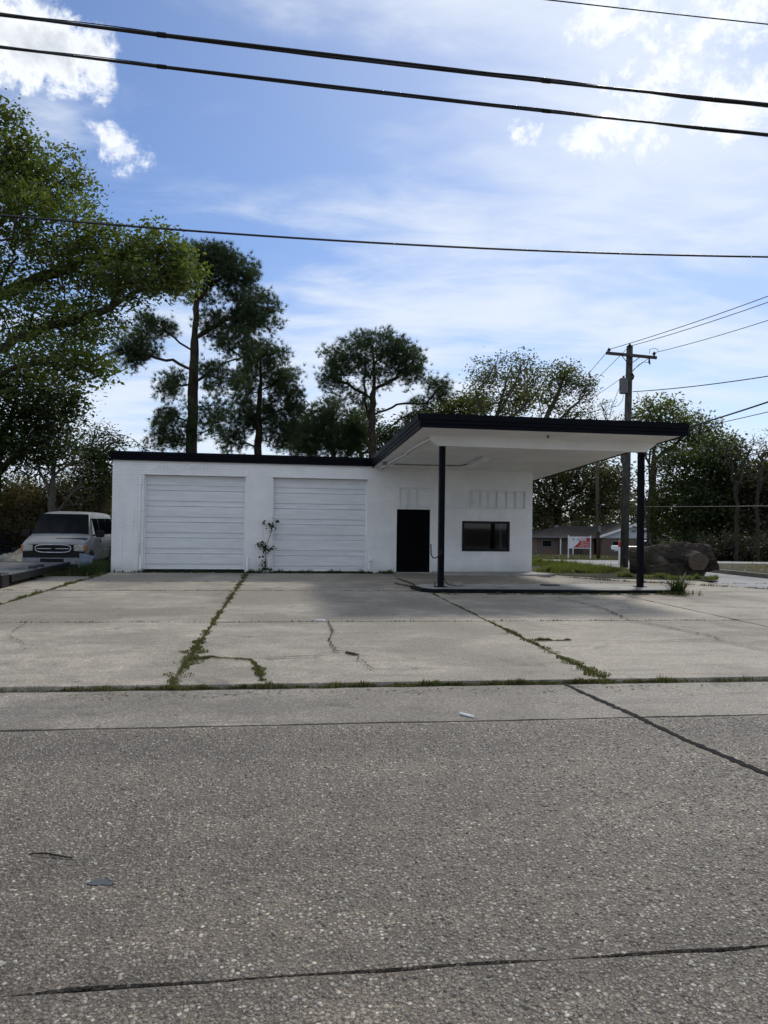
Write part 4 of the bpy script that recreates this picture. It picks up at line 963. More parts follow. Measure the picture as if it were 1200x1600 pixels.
patch('verge_grass', 'short grass round the foot of the cut log', [(15.6, -1.6, .25), (17.0, -2.6, .35), (18.3, -2.7, .25)], 4200, .16, .014, z=.05, m=M_LONGGRASS, frame=BWz, seed=15)
patch('bank_grass', 'thin grass on the bank across the side street', [(21.4, -3, .5), (24, 3, 3), (34, 2, 4), (46, 0, 4)], 6000, .14, .02, z=.1, m=M_BROWNLEAF, frame=BWz, seed=16)
def lawn():
    rng = np.random.default_rng(17); n = 14000; x = rng.uniform(3, 40, n); y = rng.uniform(46, 88, n)
    P = np.stack([x*(y/60), y, np.array([tz(a*b/60, b) for a, b in zip(x, y)])], 1)
    tag(link('lawn_grass', blade_mesh('lawn_grass', rng, P, .16, .05, .5), M_GRASS), 'rough lawn in front of the low brick house', 'grass', kind='stuff')
    n = 12000; p = []
    for _ in range(n):
        u, v = rng.uniform(-6, -.05), rng.uniform(-.9, 9); q = BW(u, v)
        if -3.8 < u < -1.25 and v < .3: continue
        if (v > 3.4 and -3.2 < u < -1.2): continue
        p.append((q.x, q.y, tz(q.x, q.y)))
    tag(link('yard_grass', blade_mesh('yard_grass', rng, np.array(p), .20, .016, .6), M_GRASS), 'weedy grass in the yard round the van', 'grass', kind='stuff')
    p = []
    for _ in range(2600):
        u, v = rng.normal(-.55, .28), rng.uniform(-.6, 2.6)
        if u > -.06: continue
        q = BW(u, v); p.append((q.x, q.y, tz(q.x, q.y)))
    tag(link('tall_grass', blade_mesh('tall_grass', rng, np.array(p), .42, .018, .6), M_WEED), 'taller dark grass between the van and the garage corner', 'grass', kind='stuff')
lawn()
def spiky():
    r = thing('grass_clump', 'spiky green clump of blades at the right end of the pump island', 'plant', BW(14.28, -7.3, .035)); rng = np.random.default_rng(19)
    n = 170; a = rng.uniform(0, 2*pi, n); P = np.stack([np.cos(a)*.16*rng.random(n), np.sin(a)*.16*rng.random(n), np.zeros(n)], 1)
    link('blades', blade_mesh('blades', rng, P, .46, .024, 1.7), M_WEED, r)
    P = np.stack([rng.normal(size=200)*.28, rng.normal(size=200)*.22, np.zeros(200)], 1); link('low_blades', blade_mesh('low_blades', rng, P, .12, .014, .8), M_GRASS, r)['kind'] = 'stuff'
spiky()
def sapling():
    r = thing('wall_sapling', 'leggy leafy sapling climbing the pier between the garage doors', 'plant', BW(4.62, -.12, .03), TB); rng = np.random.default_rng(20)
    stem = [(0, 0, 0), (.02, -.02, .35), (.0, 0, .7), (.05, .02, .95), (.14, .03, 1.2), (.20, .02, 1.45), (.24, 0, 1.68)]
    MB().tube(stem, [.012, .011, .010, .009, .008, .006, .003], 6).build('stem', M_GREYBARK, r, smooth=True)
    MB().tube([(0, 0, .62), (-.1, -.02, .8), (-.2, -.03, .95)], [.008, .006, .003], 5).build('stem', M_GREYBARK, r, smooth=True)
    MB().tube([(0, 0, .6), (.12, -.03, .7), (.24, -.05, .78)], [.008, .006, .003], 5).build('stem', M_GREYBARK, r, smooth=True)
    c = []
    for (x, z, sx, sz, n) in ((.2, 1.46, .13, .17, 34), (-.14, .9, .12, .10, 26), (.12, .76, .16, .10, 26), (.0, .78, .1, .1, 16), (-.08, .3, .09, .16, 22), (.04, .12, .16, .07, 24), (.34, 1.62, .07, .05, 9), (-.08, 1.6, .04, .05, 5)):
        c.append(np.stack([rng.normal(x, sx*.6, n), rng.normal(-.03, .05, n), np.maximum(.02, rng.normal(z, sz*.6, n))], 1))
    c = np.concatenate(c); V = leaf_quads(rng, c, .098, .25, .75); link('leaves', mesh_np('leaves', V, 4), M_WEED, r)
sapling()
def litter():
    rng = np.random.default_rng(22); P = []
    for _ in range(260): 
        u = float(rng.choice([rng.uniform(-2, 4.5), rng.uniform(-6, 9)])); v = 7.5 - abs(rng.normal()*.12) if rng.random() < .85 else rng.uniform(6.3, 7.4); P.append(tuple(RW(u, v, .008)))
    for _ in range(120): P.append(tuple(RW(rng.uniform(-7, 12), rng.uniform(7.8, 19), .052)))
    c = np.array(P); V = leaf_quads(rng, c, .042, 2.5, .5); tag(link('leaf_litter', mesh_np('leaf_litter', V, 4), M_LITTER), 'pale dry leaf bits scattered along the gutter', 'leaf litter', kind='stuff')
    rng = np.random.default_rng(23); pts = []
    for k in range(420):
        q = BW(rng.uniform(21.2, 40), rng.uniform(-6, 4), .104); pts.append(tuple(q))
    tag(link('bank_leaves', mesh_np('bank_leaves', leaf_quads(rng, np.array(pts), .09, 2, .6), 4), M_LITTER), 'dry leaves lying on the bank across the side street', 'leaf litter', kind='stuff')
litter()

# ------------------------------------------------------------------ vehicles
def _paint(c, rough, dust):
    def fn(t, b):
        n = t.noise(t.coord(), 1.6, 5, .6); t.put(b.inputs['Base Color'], t.mix(t.step(n, .35, .75, 0, dust), c, (.20, .19, .16)))
        t.put(b.inputs['Roughness'], t.step(n, .3, .7, rough, rough+.25)); b.inputs['Metallic'].default_value = .15
        b.inputs['Coat Weight'].default_value = .3; b.inputs['Coat Roughness'].default_value = .2
    return fn
M_VAN = mat('dusty_silver_paint', _paint((.30, .305, .31), .35, .35))
M_VANLOW = mat('tan_lower_paint', _paint((.25, .25, .235), .45, .5))
M_TRUCK = mat('white_truck_paint', _paint((.70, .71, .71), .3, .1))
M_CHROME = plain('dull_chrome', (.46, .47, .48), .28, metal=.9, var=.2)
M_RUBBER = plain('tyre_rubber', (.013, .013, .013), .85, var=.3)
M_RIM = plain('steel_rim', (.20, .20, .20), .5, metal=.6, var=.3)
M_SIDEGLASS = plain('dull_side_glass', (.010, .012, .014), .3, spec=0)
M_LENS = plain('headlamp_lens', (.36, .36, .31), .15, var=.2)
M_AMBER = plain('amber_lens', (.50, .13, .012), .25, var=.15)
M_RED = plain('red_paint', (.45, .022, .025), .45, var=.15)
M_REDLENS = plain('red_lens', (.25, .01, .01), .3)

def wheel(parent, x, y, z, r, w, name='wheel'):
    """axle along x"""
    t = MB(); prof = [(-w/2, r*.62), (-w/2, r*.93), (-w*.36, r), (w*.36, r), (w/2, r*.93), (w/2, r*.62)]; n = 24
    t.loft([[(x+q[0], y+q[1]*cos(2*pi*k/n), z+q[1]*sin(2*pi*k/n)) for q in prof] for k in range(n)], close=True, caps=False)
    b = t; m0 = len(prof)
    for k in range(m0): b.f.append(((n-1)*m0+k, (n-1)*m0+(k+1) % m0, (k+1) % m0, k))
    o = b.build(name, M_RUBBER, parent, smooth=True)
    rim = MB()
    for s in (-1, 1): rim.tube([(x+s*w*.36, y, z), (x+s*w*.44, y, z)], [r*.63, r*.55], 20)
    rim.tube([(x-w*.36, y, z), (x+w*.36, y, z)], r*.62, 20)
    rim.build('rim', M_RIM, o); return o

def van():
    # local frame: x across, y backwards from the nose, z up
    o = BW(-2.19, 2.15); r = thing('parked_van', 'dusty silver passenger van parked beside the garage facing the street', 'van', (o.x, o.y, -.20), TB)
    # stations: y, half width at sill, half width at belt, belt height, roof height, half width at roof, sill height
    S = [(0.0, .90, .93, .92, 1.06, .84, .42), (.10, .95, .975, 1.0, 1.12, .88, .40), (.45, .985, 1.0, 1.10, 1.19, .90, .38), (.80, .99, 1.005, 1.18, 1.27, .91, .36),
         (.88, .99, 1.005, 1.20, 1.33, .90, .36), (1.45, .99, 1.005, 1.20, 1.97, .80, .36), (1.62, .99, 1.005, 1.20, 2.05, .79, .36), (2.2, .99, 1.005, 1.20, 2.09, .79, .36), (3.6, .99, 1.005, 1.20, 2.09, .79, .36), (5.0, .99, 1.005, 1.20, 2.06, .79, .36), (5.35, .97, .985, 1.20, 1.98, .79, .40)]
    rings = []
    for (y, ws, wb, zb, zr, wr, zs) in S:
        R_ = []
        half = [(ws*.96, zs), (ws, zs+.08), (ws+.008, (zs+zb)/2), (wb, zb), (wb-.03 if zr-zb > .3 else wb-.01, zb+min(.06, (zr-zb)*.3)), (wr+.03, zr-min(.16, (zr-zb)*.45)), (wr-.03, zr-min(.05, (zr-zb)*.15)), (wr-.14, zr-.008), (wr*.45, zr+.012)]
        for x, z in half: R_.append((x, y, z))
        for x, z in reversed(half): R_.append((-x, y, z))
        rings.append(R_)
    body = MB().loft(rings).build('body', M_VAN, r, bevel=0)
    me = body.data; me.polygons.foreach_set('use_smooth', [True]*len(me.polygons))
    try: me.set_sharp_from_angle(angle=RAD(38))
    except Exception: pass
    # windscreen lying on the raked front
    def interp(y):
        for a, b in zip(S, S[1:]):
            if a[0] <= y <= b[0]: t = (y-a[0])/(b[0]-a[0]); return [a[i]+(b[i]-a[i])*t for i in range(7)]
    def glass_quad(y0, y1, w0, w1, z0, z1, name, parent, off=.012):
        n = Vector((0, -(z1-z0), (y1-y0))).normalized()*off
        p = [Vector((-w0, y0, z0)), Vector((w0, y0, z0)), Vector((w1, y1, z1)), Vector((-w1, y1, z1))]
        return MB().quad_box([tuple(q-n*.5) for q in p] + [tuple(q+n) for q in p]).build(name, M_TINT, parent, bevel=.004)
    ws = glass_quad(.90, 1.47, .90, .775, 1.325, 1.975, 'windscreen', r, .05)
    for x0, x1 in ((-.78, -.05), (.0, .72)):
        MB().tube([(x0, .90, 1.36), ((x0+x1)/2, .905, 1.375), (x1, .90, 1.345)], .012, 5).build('wiper', M_BLACK, ws)
    # side glass follows the tumblehome
    def side_glass(y0, y1, name, s, slope0=0, m=M_SIDEGLASS):
        za, zb2 = 1.285, 1.86; xa, xb = 1.005-.028, .79+.045
        p = [Vector((s*xa, y0, za)), Vector((s*xa, y1, za)), Vector((s*xb, y1, zb2)), Vector((s*xb, y0+slope0, zb2))]; n = Vector((s*.012, 0, .004))
        return MB().quad_box([tuple(q-n*2.2) for q in p] + [tuple(q+n) for q in p]).build(name, m, r, bevel=.003)
    for s in (-1, 1):
        side_glass(1.12, 1.50, 'side_window', s, .36, M_TINT); side_glass(1.56, 2.42, 'side_window', s, .0); side_glass(2.55, 3.75, 'side_window', s); side_glass(3.85, 5.1, 'side_window', s)
        d = MB().box(min(s*1.0, s*1.016), max(s*1.0, s*1.016), 1.30, 2.47, .52, 1.19).build('door', M_VAN, r, bevel=.006)
        MB().box(min(s*1.016, s*1.04), max(s*1.016, s*1.04), 2.20, 2.36, 1.02, 1.08).build('handle', M_BLACK, d, bevel=.006)
        MB().box(min(s*1.0, s*1.022), max(s*1.0, s*1.022), 1.32, 5.2, .70, .735).build('side_moulding', M_CHROME, r)
        MB().box(min(s*1.0, s*1.014), max(s*1.0, s*1.014), 1.32, 5.2, .42, .70).build('lower_trim', M_VANLOW, r)
        m = MB().box(min(s*1.06, s*1.33), max(s*1.06, s*1.33), 1.20, 1.32, 1.22, 1.45).build('wing_mirror', M_BLACK, r, bevel=.03, smooth=False)
        MB().tube([(s*.98, 1.3, 1.28), (s*1.1, 1.27, 1.32)], .025, 6).build('mirror_arm', M_BLACK, m)
        for y in (.86, 4.2):
            # dark arch behind each wheel
            arch = [(y+.44*cos(a), .36+.44*sin(a)) for a in np.linspace(0, pi, 14)]
            a = MB(); a.loft([[(s*.93, q[0], q[1]) for q in arch], [(s*1.017, q[0], q[1]) for q in arch]]); a.build('wheel_arch', M_BLACK, r)
            wheel(r, s*.90, y, .355, .355, .23)
        # corner lamps
        MB().box(min(s*.63, s*.942), max(s*.63, s*.942), -.035, .14, .785, .985).build('headlight', M_LENS, r, bevel=.02)
        MB().box(min(s*.945, s*1.0), max(s*.945, s*1.0), -.015, .16, .775, .985).build('corner_lamp', M_AMBER, r, bevel=.015)
    # grille with a bright oval surround
    MB().box(-.94, .94, -.015, .10, .57, .775).build('lower_valance', M_BLACK, r, bevel=.01)
    MB().box(-.75, .75, -.012, .05, .775, 1.0).build('grille_panel', M_BLACK, r, bevel=.01)
    n = 32; ring = []
    for k in range(n):
        a = 2*pi*k/n; cx, cz = abs(cos(a))**.45*math.copysign(1, cos(a)), abs(sin(a))**.75*math.copysign(1, sin(a)); ring.append((cx*.55, -.035, .865+cz*.125))
    g = MB(); m = 6
    for k in range(n):
        pass
    pts = ring + [ring[0], ring[1]]
    gr = MB().tube(pts, .022, 7, cap=False).build('grille_surround', M_CHROME, r, smooth=True)
    for z in (.815, .865, .915): MB().box(-.50, .50, -.03, -.008, z-.010, z+.010).build('grille_bar', M_CHROME if z == .865 else M_BLACK, gr)
    MB().tube([(0, -.05, .865), (0, -.03, .865)], .055, 14).build('badge', M_BLACK, gr)
    b = MB(); b.loft([[(-1.0, -.02+.12, z0), (-.92, -.12, z0), (-.4, -.17, z0), (.4, -.17, z0), (.92, -.12, z0), (1.0, .10, z0), (.9, .12, z0), (-.9, .12, z0)] for z0 in (.36, .40, .53, .56)])
    bp = b.build('front_bumper', plain('grey_bumper', (.22, .23, .24), .4, metal=.4, var=.2), r)
    MB().box(-.36, .36, -.19, -.165, .44, .545).build('bumper_insert', M_BLACK, bp, bevel=.006)
    MB().box(-.85, .85, -.08, .2, .25, .36).build('air_dam', M_BLACK, r, bevel=.02)
    MB().box(.0, .93, .36, .80, 1.19, 1.2).build('bonnet_line', M_BLACK, r)
van()

def pickup():
    o = Vector((26.9, 80, tz(27, 80))); r = thing('pickup_truck', 'white pickup truck parked before the low brick house', 'truck', o, RAD(2))
    # x along the truck, tail to the left
    b = MB(); b.box(-2.3, .0, -.9, .9, .55, 1.12); b.build('cargo_bed', M_TRUCK, r, bevel=.04)
    c = MB().loft([[(x, s*wd, z) for x, wd, z in P] for s, P in ((-1, [(0, .9, .5), (2.9, .9, .5), (2.95, .9, .9), (2.8, .9, 1.1), (1.75, .9, 1.15), (1.25, .72, 1.72), (.2, .72, 1.74), (.04, .9, 1.14)]), (1, [(0, .9, .5), (2.9, .9, .5), (2.95, .9, .9), (2.8, .9, 1.1), (1.75, .9, 1.15), (1.25, .72, 1.72), (.2, .72, 1.74), (.04, .9, 1.14)]))])
    c.build('cab', M_TRUCK, r, bevel=.02)
    g = MB(); p = [(.12, -.895, 1.18), (1.62, -.895, 1.18), (1.2, -.745, 1.64), (.24, -.745, 1.66)]; g.quad_box([(x, y-.012, z) for x, y, z in p] + [(x, y+.05, z) for x, y, z in p]); g.build('side_window', M_TINT, r)
    p = [(.02, -.8, 1.2), (.02, .8, 1.2), (.17, .66, 1.66), (.17, -.66, 1.66)]; MB().quad_box([(x-.02, y, z) for x, y, z in p] + [(x+.05, y, z) for x, y, z in p]).build('rear_window', M_TINT, r)
    for x in (-1.45, 2.05):
        for s in (-1, 1):
            o2 = MB(); n = 18; w_ = .24
            o2.tube([(x, s*.80-.12, .37), (x, s*.80+.12, .37)], .37, n); q = o2.build('wheel', M_RUBBER, r)
            MB().tube([(x, s*.80-.13, .37), (x, s*.80+.13, .37)], .20, 14).build('rim', M_RIM, q)
    MB().box(-2.42, -2.3, -.85, .85, .5, .62).build('rear_bumper', M_CHROME, r, bevel=.02)
    for s in (-1, 1): MB().box(-2.325, -2.29, min(s*.72, s*.88), max(s*.72, s*.88), .75, 1.05).build('tail_light', M_REDLENS, r)
pickup()

def trailer():
    r = thing('flatbed_trailer', 'low black flatbed trailer parked on the lot at the left edge', 'trailer', BW(-2.45, -5.05, .04), TB)
    D = MB(); L = 5.6; W2 = 1.13
    D.box(-W2, W2, .0, L, .20, .245); D.build('deck', plain('worn_deck', (.060, .062, .064), .6, var=.35, scale=3), r)
    n = 8
    for k in range(n):
        x0 = -W2+.06+(2*W2-.12)*k/n; MB().box(x0+.006, x0+(2*W2-.12)/n-.006, .06, L-.06, .247, .27).build('deck_board', plain('deck_board', (.075, .076, .078), .65, var=.4, scale=2.5) if k == 0 else bpy.data.materials['deck_board'], r)
    for x in (-W2-.03, W2-.03): MB().box(x, x+.06, -.03, L+.03, .10, .28).build('side_rail', M_BLACK, r, bevel=.008)
    for y in (-.03, L-.03): MB().box(-W2+.03, W2-.03, y, y+.06, .10, .28).build('end_rail', M_BLACK, r, bevel=.008)
    for s in (-1, 1):
        for y in (2.5, 3.2):
            q = MB().tube([(s*.92-.08, y, .17), (s*.92+.08, y, .17)], .175, 18).build('wheel', M_RUBBER, r)
            MB().tube([(s*.92-.085, y, .17), (s*.92+.085, y, .17)], .09, 12).build('rim', M_RIM, q)
    MB().box(.62, 1.13, -.62, -.06, .02, .33).build('toolbox', M_BLACK, r, bevel=.05, seg=3)
    MB().tube([(0, -.02, .18), (0, -1.3, .22)], .05, 6).build('drawbar', M_BLACK, r)
trailer()

# ------------------------------------------------------------------ poles and wires
def curve_pts(a, b, sag, n=24):
    a, b = Vector(a), Vector(b); return [a+(b-a)*(k/n)-Vector((0, 0, 4*sag*(k/n)*(1-k/n))) for k in range(n+1)]
def wire(name, label, a, b, sag, r, group, n=28, twist=False):
    P = curve_pts(a, b, sag, n); o0 = P[0]
    root = thing(name, label, 'cable', o0, 0, group) if twist else None
    if not twist:
        q = MB().tube([p-o0 for p in P], r, 6).build(name, M_CABLE, None, smooth=True, fix=False); q.location = o0
        return tag(q, label, 'cable', group)
    # a bundle: two thick strands lashed to a thin steel messenger
    P = curve_pts(a, b, sag, 420); d = (P[-1]-P[0]).normalized(); sx = d.cross(Vector((0, 0, 1))).normalized(); sy = sx.cross(d)
    rng = random.Random(int(r*1e5))
    for (rr, ph, off, per) in ((r*.66, 0, .42, 9.5), (r*.50, pi, .55, 9.5), (r*.20, pi/2, .95, 4.2)):
        pts = []
        for k, p in enumerate(P):
            s = (p-o0).length; an = 2*pi*s/per + ph + .5*sin(s*.5); pts.append(p-o0 + (sx*cos(an)+sy*sin(an))*r*off)
        MB().tube(pts, rr, 6).build('strand', M_CABLE, root, smooth=True, fix=False)
    for s in (.27, .55, .74):
        p = P[int(s*420)]-o0; MB().tube([p-d*.05, p+d*.05], r*1.08, 8).build('clamp', M_BLACK, root)
    return root
wire('overhead_cable', 'thick lashed bundle of cables, upper of the two crossing high over the street', at(-420, -32, 7.4), at(1650, 210, 9.7), .07, .026, 'overhead street cables', twist=True)
wire('overhead_cable', 'thick twisted cable, lower of the two crossing high over the street', at(-420, 21, 7.4), at(1650, 256, 9.7), .06, .021, 'overhead street cables', twist=True)
wire('overhead_cable', 'thin single wire crossing the top right corner of the sky', at(640, -26, 7.6), at(1500, 68, 8.8), .02, .007, 'overhead street cables')
wire('overhead_cable', 'long sagging black wire passing across the oak and the open sky', at(-120, 325, 21), at(1500, 402, 25), .42, .030, 'overhead street cables')
def utility_pole():
    b = at(975, 888, 30.2); b.z = .03; r = thing('utility_pole', 'tall weathered utility pole with crossarm and grey transformer beside the canopy', 'utility pole', b)
    top = at(984, 541, 30.2)-b; H = top
    MB().tube([(0, 0, -.1), tuple(top*.5), tuple(top)], [.165, .15, .125], 14).build('shaft', M_POLE, r, smooth=True)
    P = lambda px, py, y=30.0: at(px, py, y)-b
    a0, a1 = P(947, 551.5), P(1026, 559); d = (a1-a0).normalized(); up = Vector((0, 0, 1)); n = d.cross(up).normalized()
    c = MB(); c.quad_box([tuple(a0+n*s*.05+up*z) for s, z in ((-1, -.055), (1, -.055))] + [tuple(a1+n*s*.05+up*z) for s, z in ((1, -.055), (-1, -.055))] + [tuple(a0+n*s*.05+up*z) for s, z in ((-1, .055), (1, .055))] + [tuple(a1+n*s*.05+up*z) for s, z in ((1, .055), (-1, .055))])
    arm = c.build('crossarm', M_POLE, r)
    for q in ((972, 556.5), (999, 559)): MB().tube([P(q[0], q[1], 29.95), P(983, 570, 29.98)], .016, 5).build('brace', M_BLACK, r)
    def ins(px, py, parent, s=1.0):
        q = P(px, py, 29.98); MB().tube([q+up*z for z in (0, .05*s, .06*s, .10*s, .11*s, .16*s)], [.035*s, .035*s, .075*s, .065*s, .04*s, .03*s], 10).build('insulator', M_BLACK, parent, smooth=True)
    ins(951.5, 550, arm); ins(1022, 556, arm); ins(984, 543, arm)
    q = P(1014.5, 559.5, 29.9); MB().tube([q, q-up*.16, q-up*.25+d*.03], [.03, .04, .025], 8).build('cutout_fuse', M_BLACK, arm)
    t0, t1 = P(974.3, 615, 30.0), P(974.3, 591, 30.0)
    tr = MB().tube([t0, t0+up*.02, t1-up*.03, t1], [.15, .165, .165, .13], 18).build('transformer', plain('transformer_grey', (.085, .09, .095), .5, var=.12), r, smooth=False)
    MB().tube([t1, t1+up*.06, t1+up*.10], [.03, .045, .02], 8).build('bushing', M_BLACK, tr)
    MB().tube([P(987, 583), P(990, 588), P(988, 593)], .04, 7).build('arrester', M_BLACK, r)
    for pts in ([(1013, 566), (1003, 566), (997, 571), (988, 581)], [(969, 604), (964, 615), (958, 632), (954, 645), (953, 655)], [(974, 617), (973, 625), (966, 634), (955, 636)], [(996, 613), (999, 620), (994, 630), (986, 641)], [(1015, 553), (1015, 546), (1024, 544), (1029, 548)]):
        MB().tube([P(*q, 29.9) for q in pts], .010, 5).build('jumper_wire', M_CABLE, r, smooth=True)
    for k, z in enumerate((4.6, 5.0)): MB().box(-.02, .02, -.19, -.13, z, z+.12).build('step_bolt', M_BLACK, r)
    g = 'wires strung on the utility pole'
    wire('service_wire', 'thin wire from the left crossarm insulator rising to the upper right', at(951.5, 546, 30), at(1420, 378, 17), .12, .012, g)
    wire('service_wire', 'thin wire from the pole top rising just below the uppermost one', at(984, 541, 30), at(1420, 390, 17), .12, .012, g)
    wire('service_wire', 'thin wire from the right crossarm insulator towards the right edge', at(1023, 551, 30), at(1420, 424, 17), .12, .011, g)
    wire('service_wire', 'cable leaving the pole below the transformer, nearly level to the right', at(989, 612, 30), at(1420, 548, 17), .14, .016, g)
    wire('service_wire', 'thick black wire rising from behind the canopy corner to the right', at(985, 690, 30), at(1420, 548, 16), .16, .024, g)
    wire('service_wire', 'thin grey wire low above the treetops on the right', at(985, 688, 30), at(1420, 588, 17), .1, .012, g)
    wire('service_wire', 'faint lowest wire on the pole in front of the dark trees', at(978, 792, 30), at(1420, 788, 22), .02, .014, g)
    wire('service_wire', 'thin wire from the left insulator running away over the budding trees', at(951.5, 546, 30), at(860, 636, 64), .3, .012, g)
    wire('service_wire', 'thin wire from the pole top running away over the budding trees', at(983, 541, 30), at(868, 640, 64), .3, .012, g)
    wire('service_wire', 'thin wire from under the crossarm running away to the left', at(1013, 560, 30), at(872, 646, 64), .3, .012, g)
utility_pole()
def brown_pole():
    b = at(935, 874, 66); b.z = tz(b.x, 66)-.05; r = thing('utility_pole', 'slim brown wooden pole with a dark lamp near the brick house', 'utility pole', b)
    t = at(932.5, 716, 66)-b; MB().tube([(0, 0, 0), tuple(t)], [.17, .13], 10).build('shaft', M_BROWNPOLE, r, smooth=True)
    q = at(932.5, 789, 65.8)-b; l = MB().tube([q, q+Vector((.35, -.2, .02)), q+Vector((.5, -.25, -.1))], .035, 6).build('lamp_arm', M_BLACK, r)
    q2 = q+Vector((.42, -.3, -.05)); MB().tube([q2+Vector((0, 0, .12)), q2+Vector((0, 0, .05)), q2-Vector((0, 0, .18)), q2-Vector((0, 0, .30))], [.08, .22, .26, .14], 10).build('lamp_head', M_BLACK, l)
    MB().box(-.12, .12, -.3, -.14, 2.4, 2.9).build('meter_box', M_RIM, r)
brown_pole()

# ------------------------------------------------------------------ house, sign, small street things
def _brickwall(t, b):
    p = t.coord(); s = t.n('ShaderNodeSeparateXYZ'); t.put(s.inputs[0], p); cb = t.n('ShaderNodeCombineXYZ'); t.put(cb.inputs[0], t.math('ADD', s.outputs[0], s.outputs[1])); t.put(cb.inputs[1], s.outputs[2])
    br = t.n('ShaderNodeTexBrick'); t.put(br.inputs['Vector'], cb.outputs[0]); br.inputs['Scale'].default_value = 1; br.inputs['Brick Width'].default_value = .24; br.inputs['Row Height'].default_value = .08; br.inputs['Mortar Size'].default_value = .008
    br.inputs['Color1'].default_value = (.115, .072, .055, 1); br.inputs['Color2'].default_value = (.16, .105, .08, 1); br.inputs['Mortar'].default_value = (.17, .15, .13, 1)
    t.put(b.inputs['Base Color'], br.outputs['Color']); b.inputs['Roughness'].default_value = .9; t.put(b.inputs['Normal'], t.bump(t.math('SUBTRACT', 1, br.outputs['Fac']), .5, .01))
M_BRICK = mat('red_brown_brick', _brickwall)
def house():
    y = 90.; b = Vector((18.0, y, tz(20, y)-.02)); r = thing('brick_house', 'low brown brick house with white gable behind the red and white sign', 'house', b, RAD(2))
    shing = plain('brown_shingles', (.045, .040, .036), 1.0, spec=.05, var=.35, scale=6); sid = plain('white_siding', (.52, .55, .58), .7, var=.05)
    W = MB(); W.box(.4, 7.3, .9, 9, 0, 2.05); W.box(7.9, 15.6, 0, 9, 0, 2.05); W.build('wall', M_BRICK, r)
    for k in range(6): MB().box(.42+1.1*k*.0+.0, .46, 1, 1, 0, 0) if False else None
    # long roof over the left wing, hipped at its left end
    R1 = MB(); R1.v = [(-.3, .2, 2.02), (9.0, .2, 2.02), (9.0, 9.6, 2.02), (-.3, 9.6, 2.02), (4.4, 4.9, 3.42), (12.0, 4.9, 3.42), (-.3, .2, 2.16), (9, .2, 2.16), (9, 9.6, 2.16), (-.3, 9.6, 2.16)]
    R1.f = [(0, 3, 2, 1), (0, 1, 7, 6), (3, 0, 6, 9), (2, 3, 9, 8), (6, 7, 5, 4), (9, 6, 4), (8, 9, 4, 5), (7, 8, 5)]
    R1.build('roof', shing, r)
    # front gable on the right
    R2 = MB(); A, B_, Cc = (7.2, 2.02), (11.75, 3.62), (16.3, 2.02)
    R2.loft([[(A[0], v, A[1]), (B_[0], v, B_[1]), (Cc[0], v, Cc[1]), (Cc[0], v, Cc[1]+.13), (B_[0], v, B_[1]+.15), (A[0], v, A[1]+.13)] for v in (-.35, 9.4)])
    rf = R2.build('roof', shing, r)
    for p, q in ((A, B_), (B_, Cc)):
        MB().quad_box([(p[0], -.40, p[1]-.12), (q[0], -.40, q[1]-.12), (q[0], -.352, q[1]-.12), (p[0], -.352, p[1]-.12), (p[0], -.40, p[1]+.15), (q[0], -.40, q[1]+.15), (q[0], -.352, q[1]+.15), (p[0], -.352, p[1]+.15)]).build('barge_board', M_WHITE, rf)
    G = MB(); G.loft([[(7.7, v, 2.055), (15.8, v, 2.055), (11.75, v, 3.56)] for v in (.0, .12)]); gb = G.build('gable', sid, r)
    for k in range(7):
        z = 2.14+.2*k; w_ = (3.56-z)/1.5*4.05
        if w_ > .2: MB().box(11.75-w_+.1, 11.75+w_-.1, -.018, -.001, z, z+.17).build('siding_board', sid, gb)
    MB().box(11.5, 12.0, -.06, -.02, 2.75, 3.05).build('gable_vent', M_RIM, gb)
    MB().box(-.35, 7.3, .14, .2, 1.98, 2.17).build('eave_board', M_RIM, r)
    # recessed porch with posts and a door
    MB().box(2.9, 7.2, .87, .895, 0.05, 1.98).build('porch_back_panel', plain('porch_wall', (.10, .075, .06), .8), r)  # thin panel, darker brown than the brick behind it
    d = MB().box(5.0, 5.9, .82, .865, .05, 1.9).build('door', plain('house_door', (.03, .028, .026), .5), r); MB().box(5.78, 5.83, .78, .82, .9, 1.0).build('handle', M_CHROME, d)
    for x in (3.1, 4.6): MB().box(x-.06, x+.06, .3, .42, 0, 2.0).build('porch_post', M_WHITE, r)
    for x0, x1 in ((1.0, 2.2), (6.3, 7.1), (9.2, 10.6), (13.0, 14.4)):
        yy = .9 if x1 < 7.5 else 0
        f = MB().box(x0, x1, yy-.03, yy-.002, .85, 1.7).build('window', M_RIM, r); MB().box(x0+.07, x1-.07, yy-.036, yy-.031, .92, 1.63).build('pane', M_TINT, f)
    MB().box(3.6, 4.0, 4.5, 5.1, 3.0, 3.5).build('vent_stack', M_RIM, rf)
house()
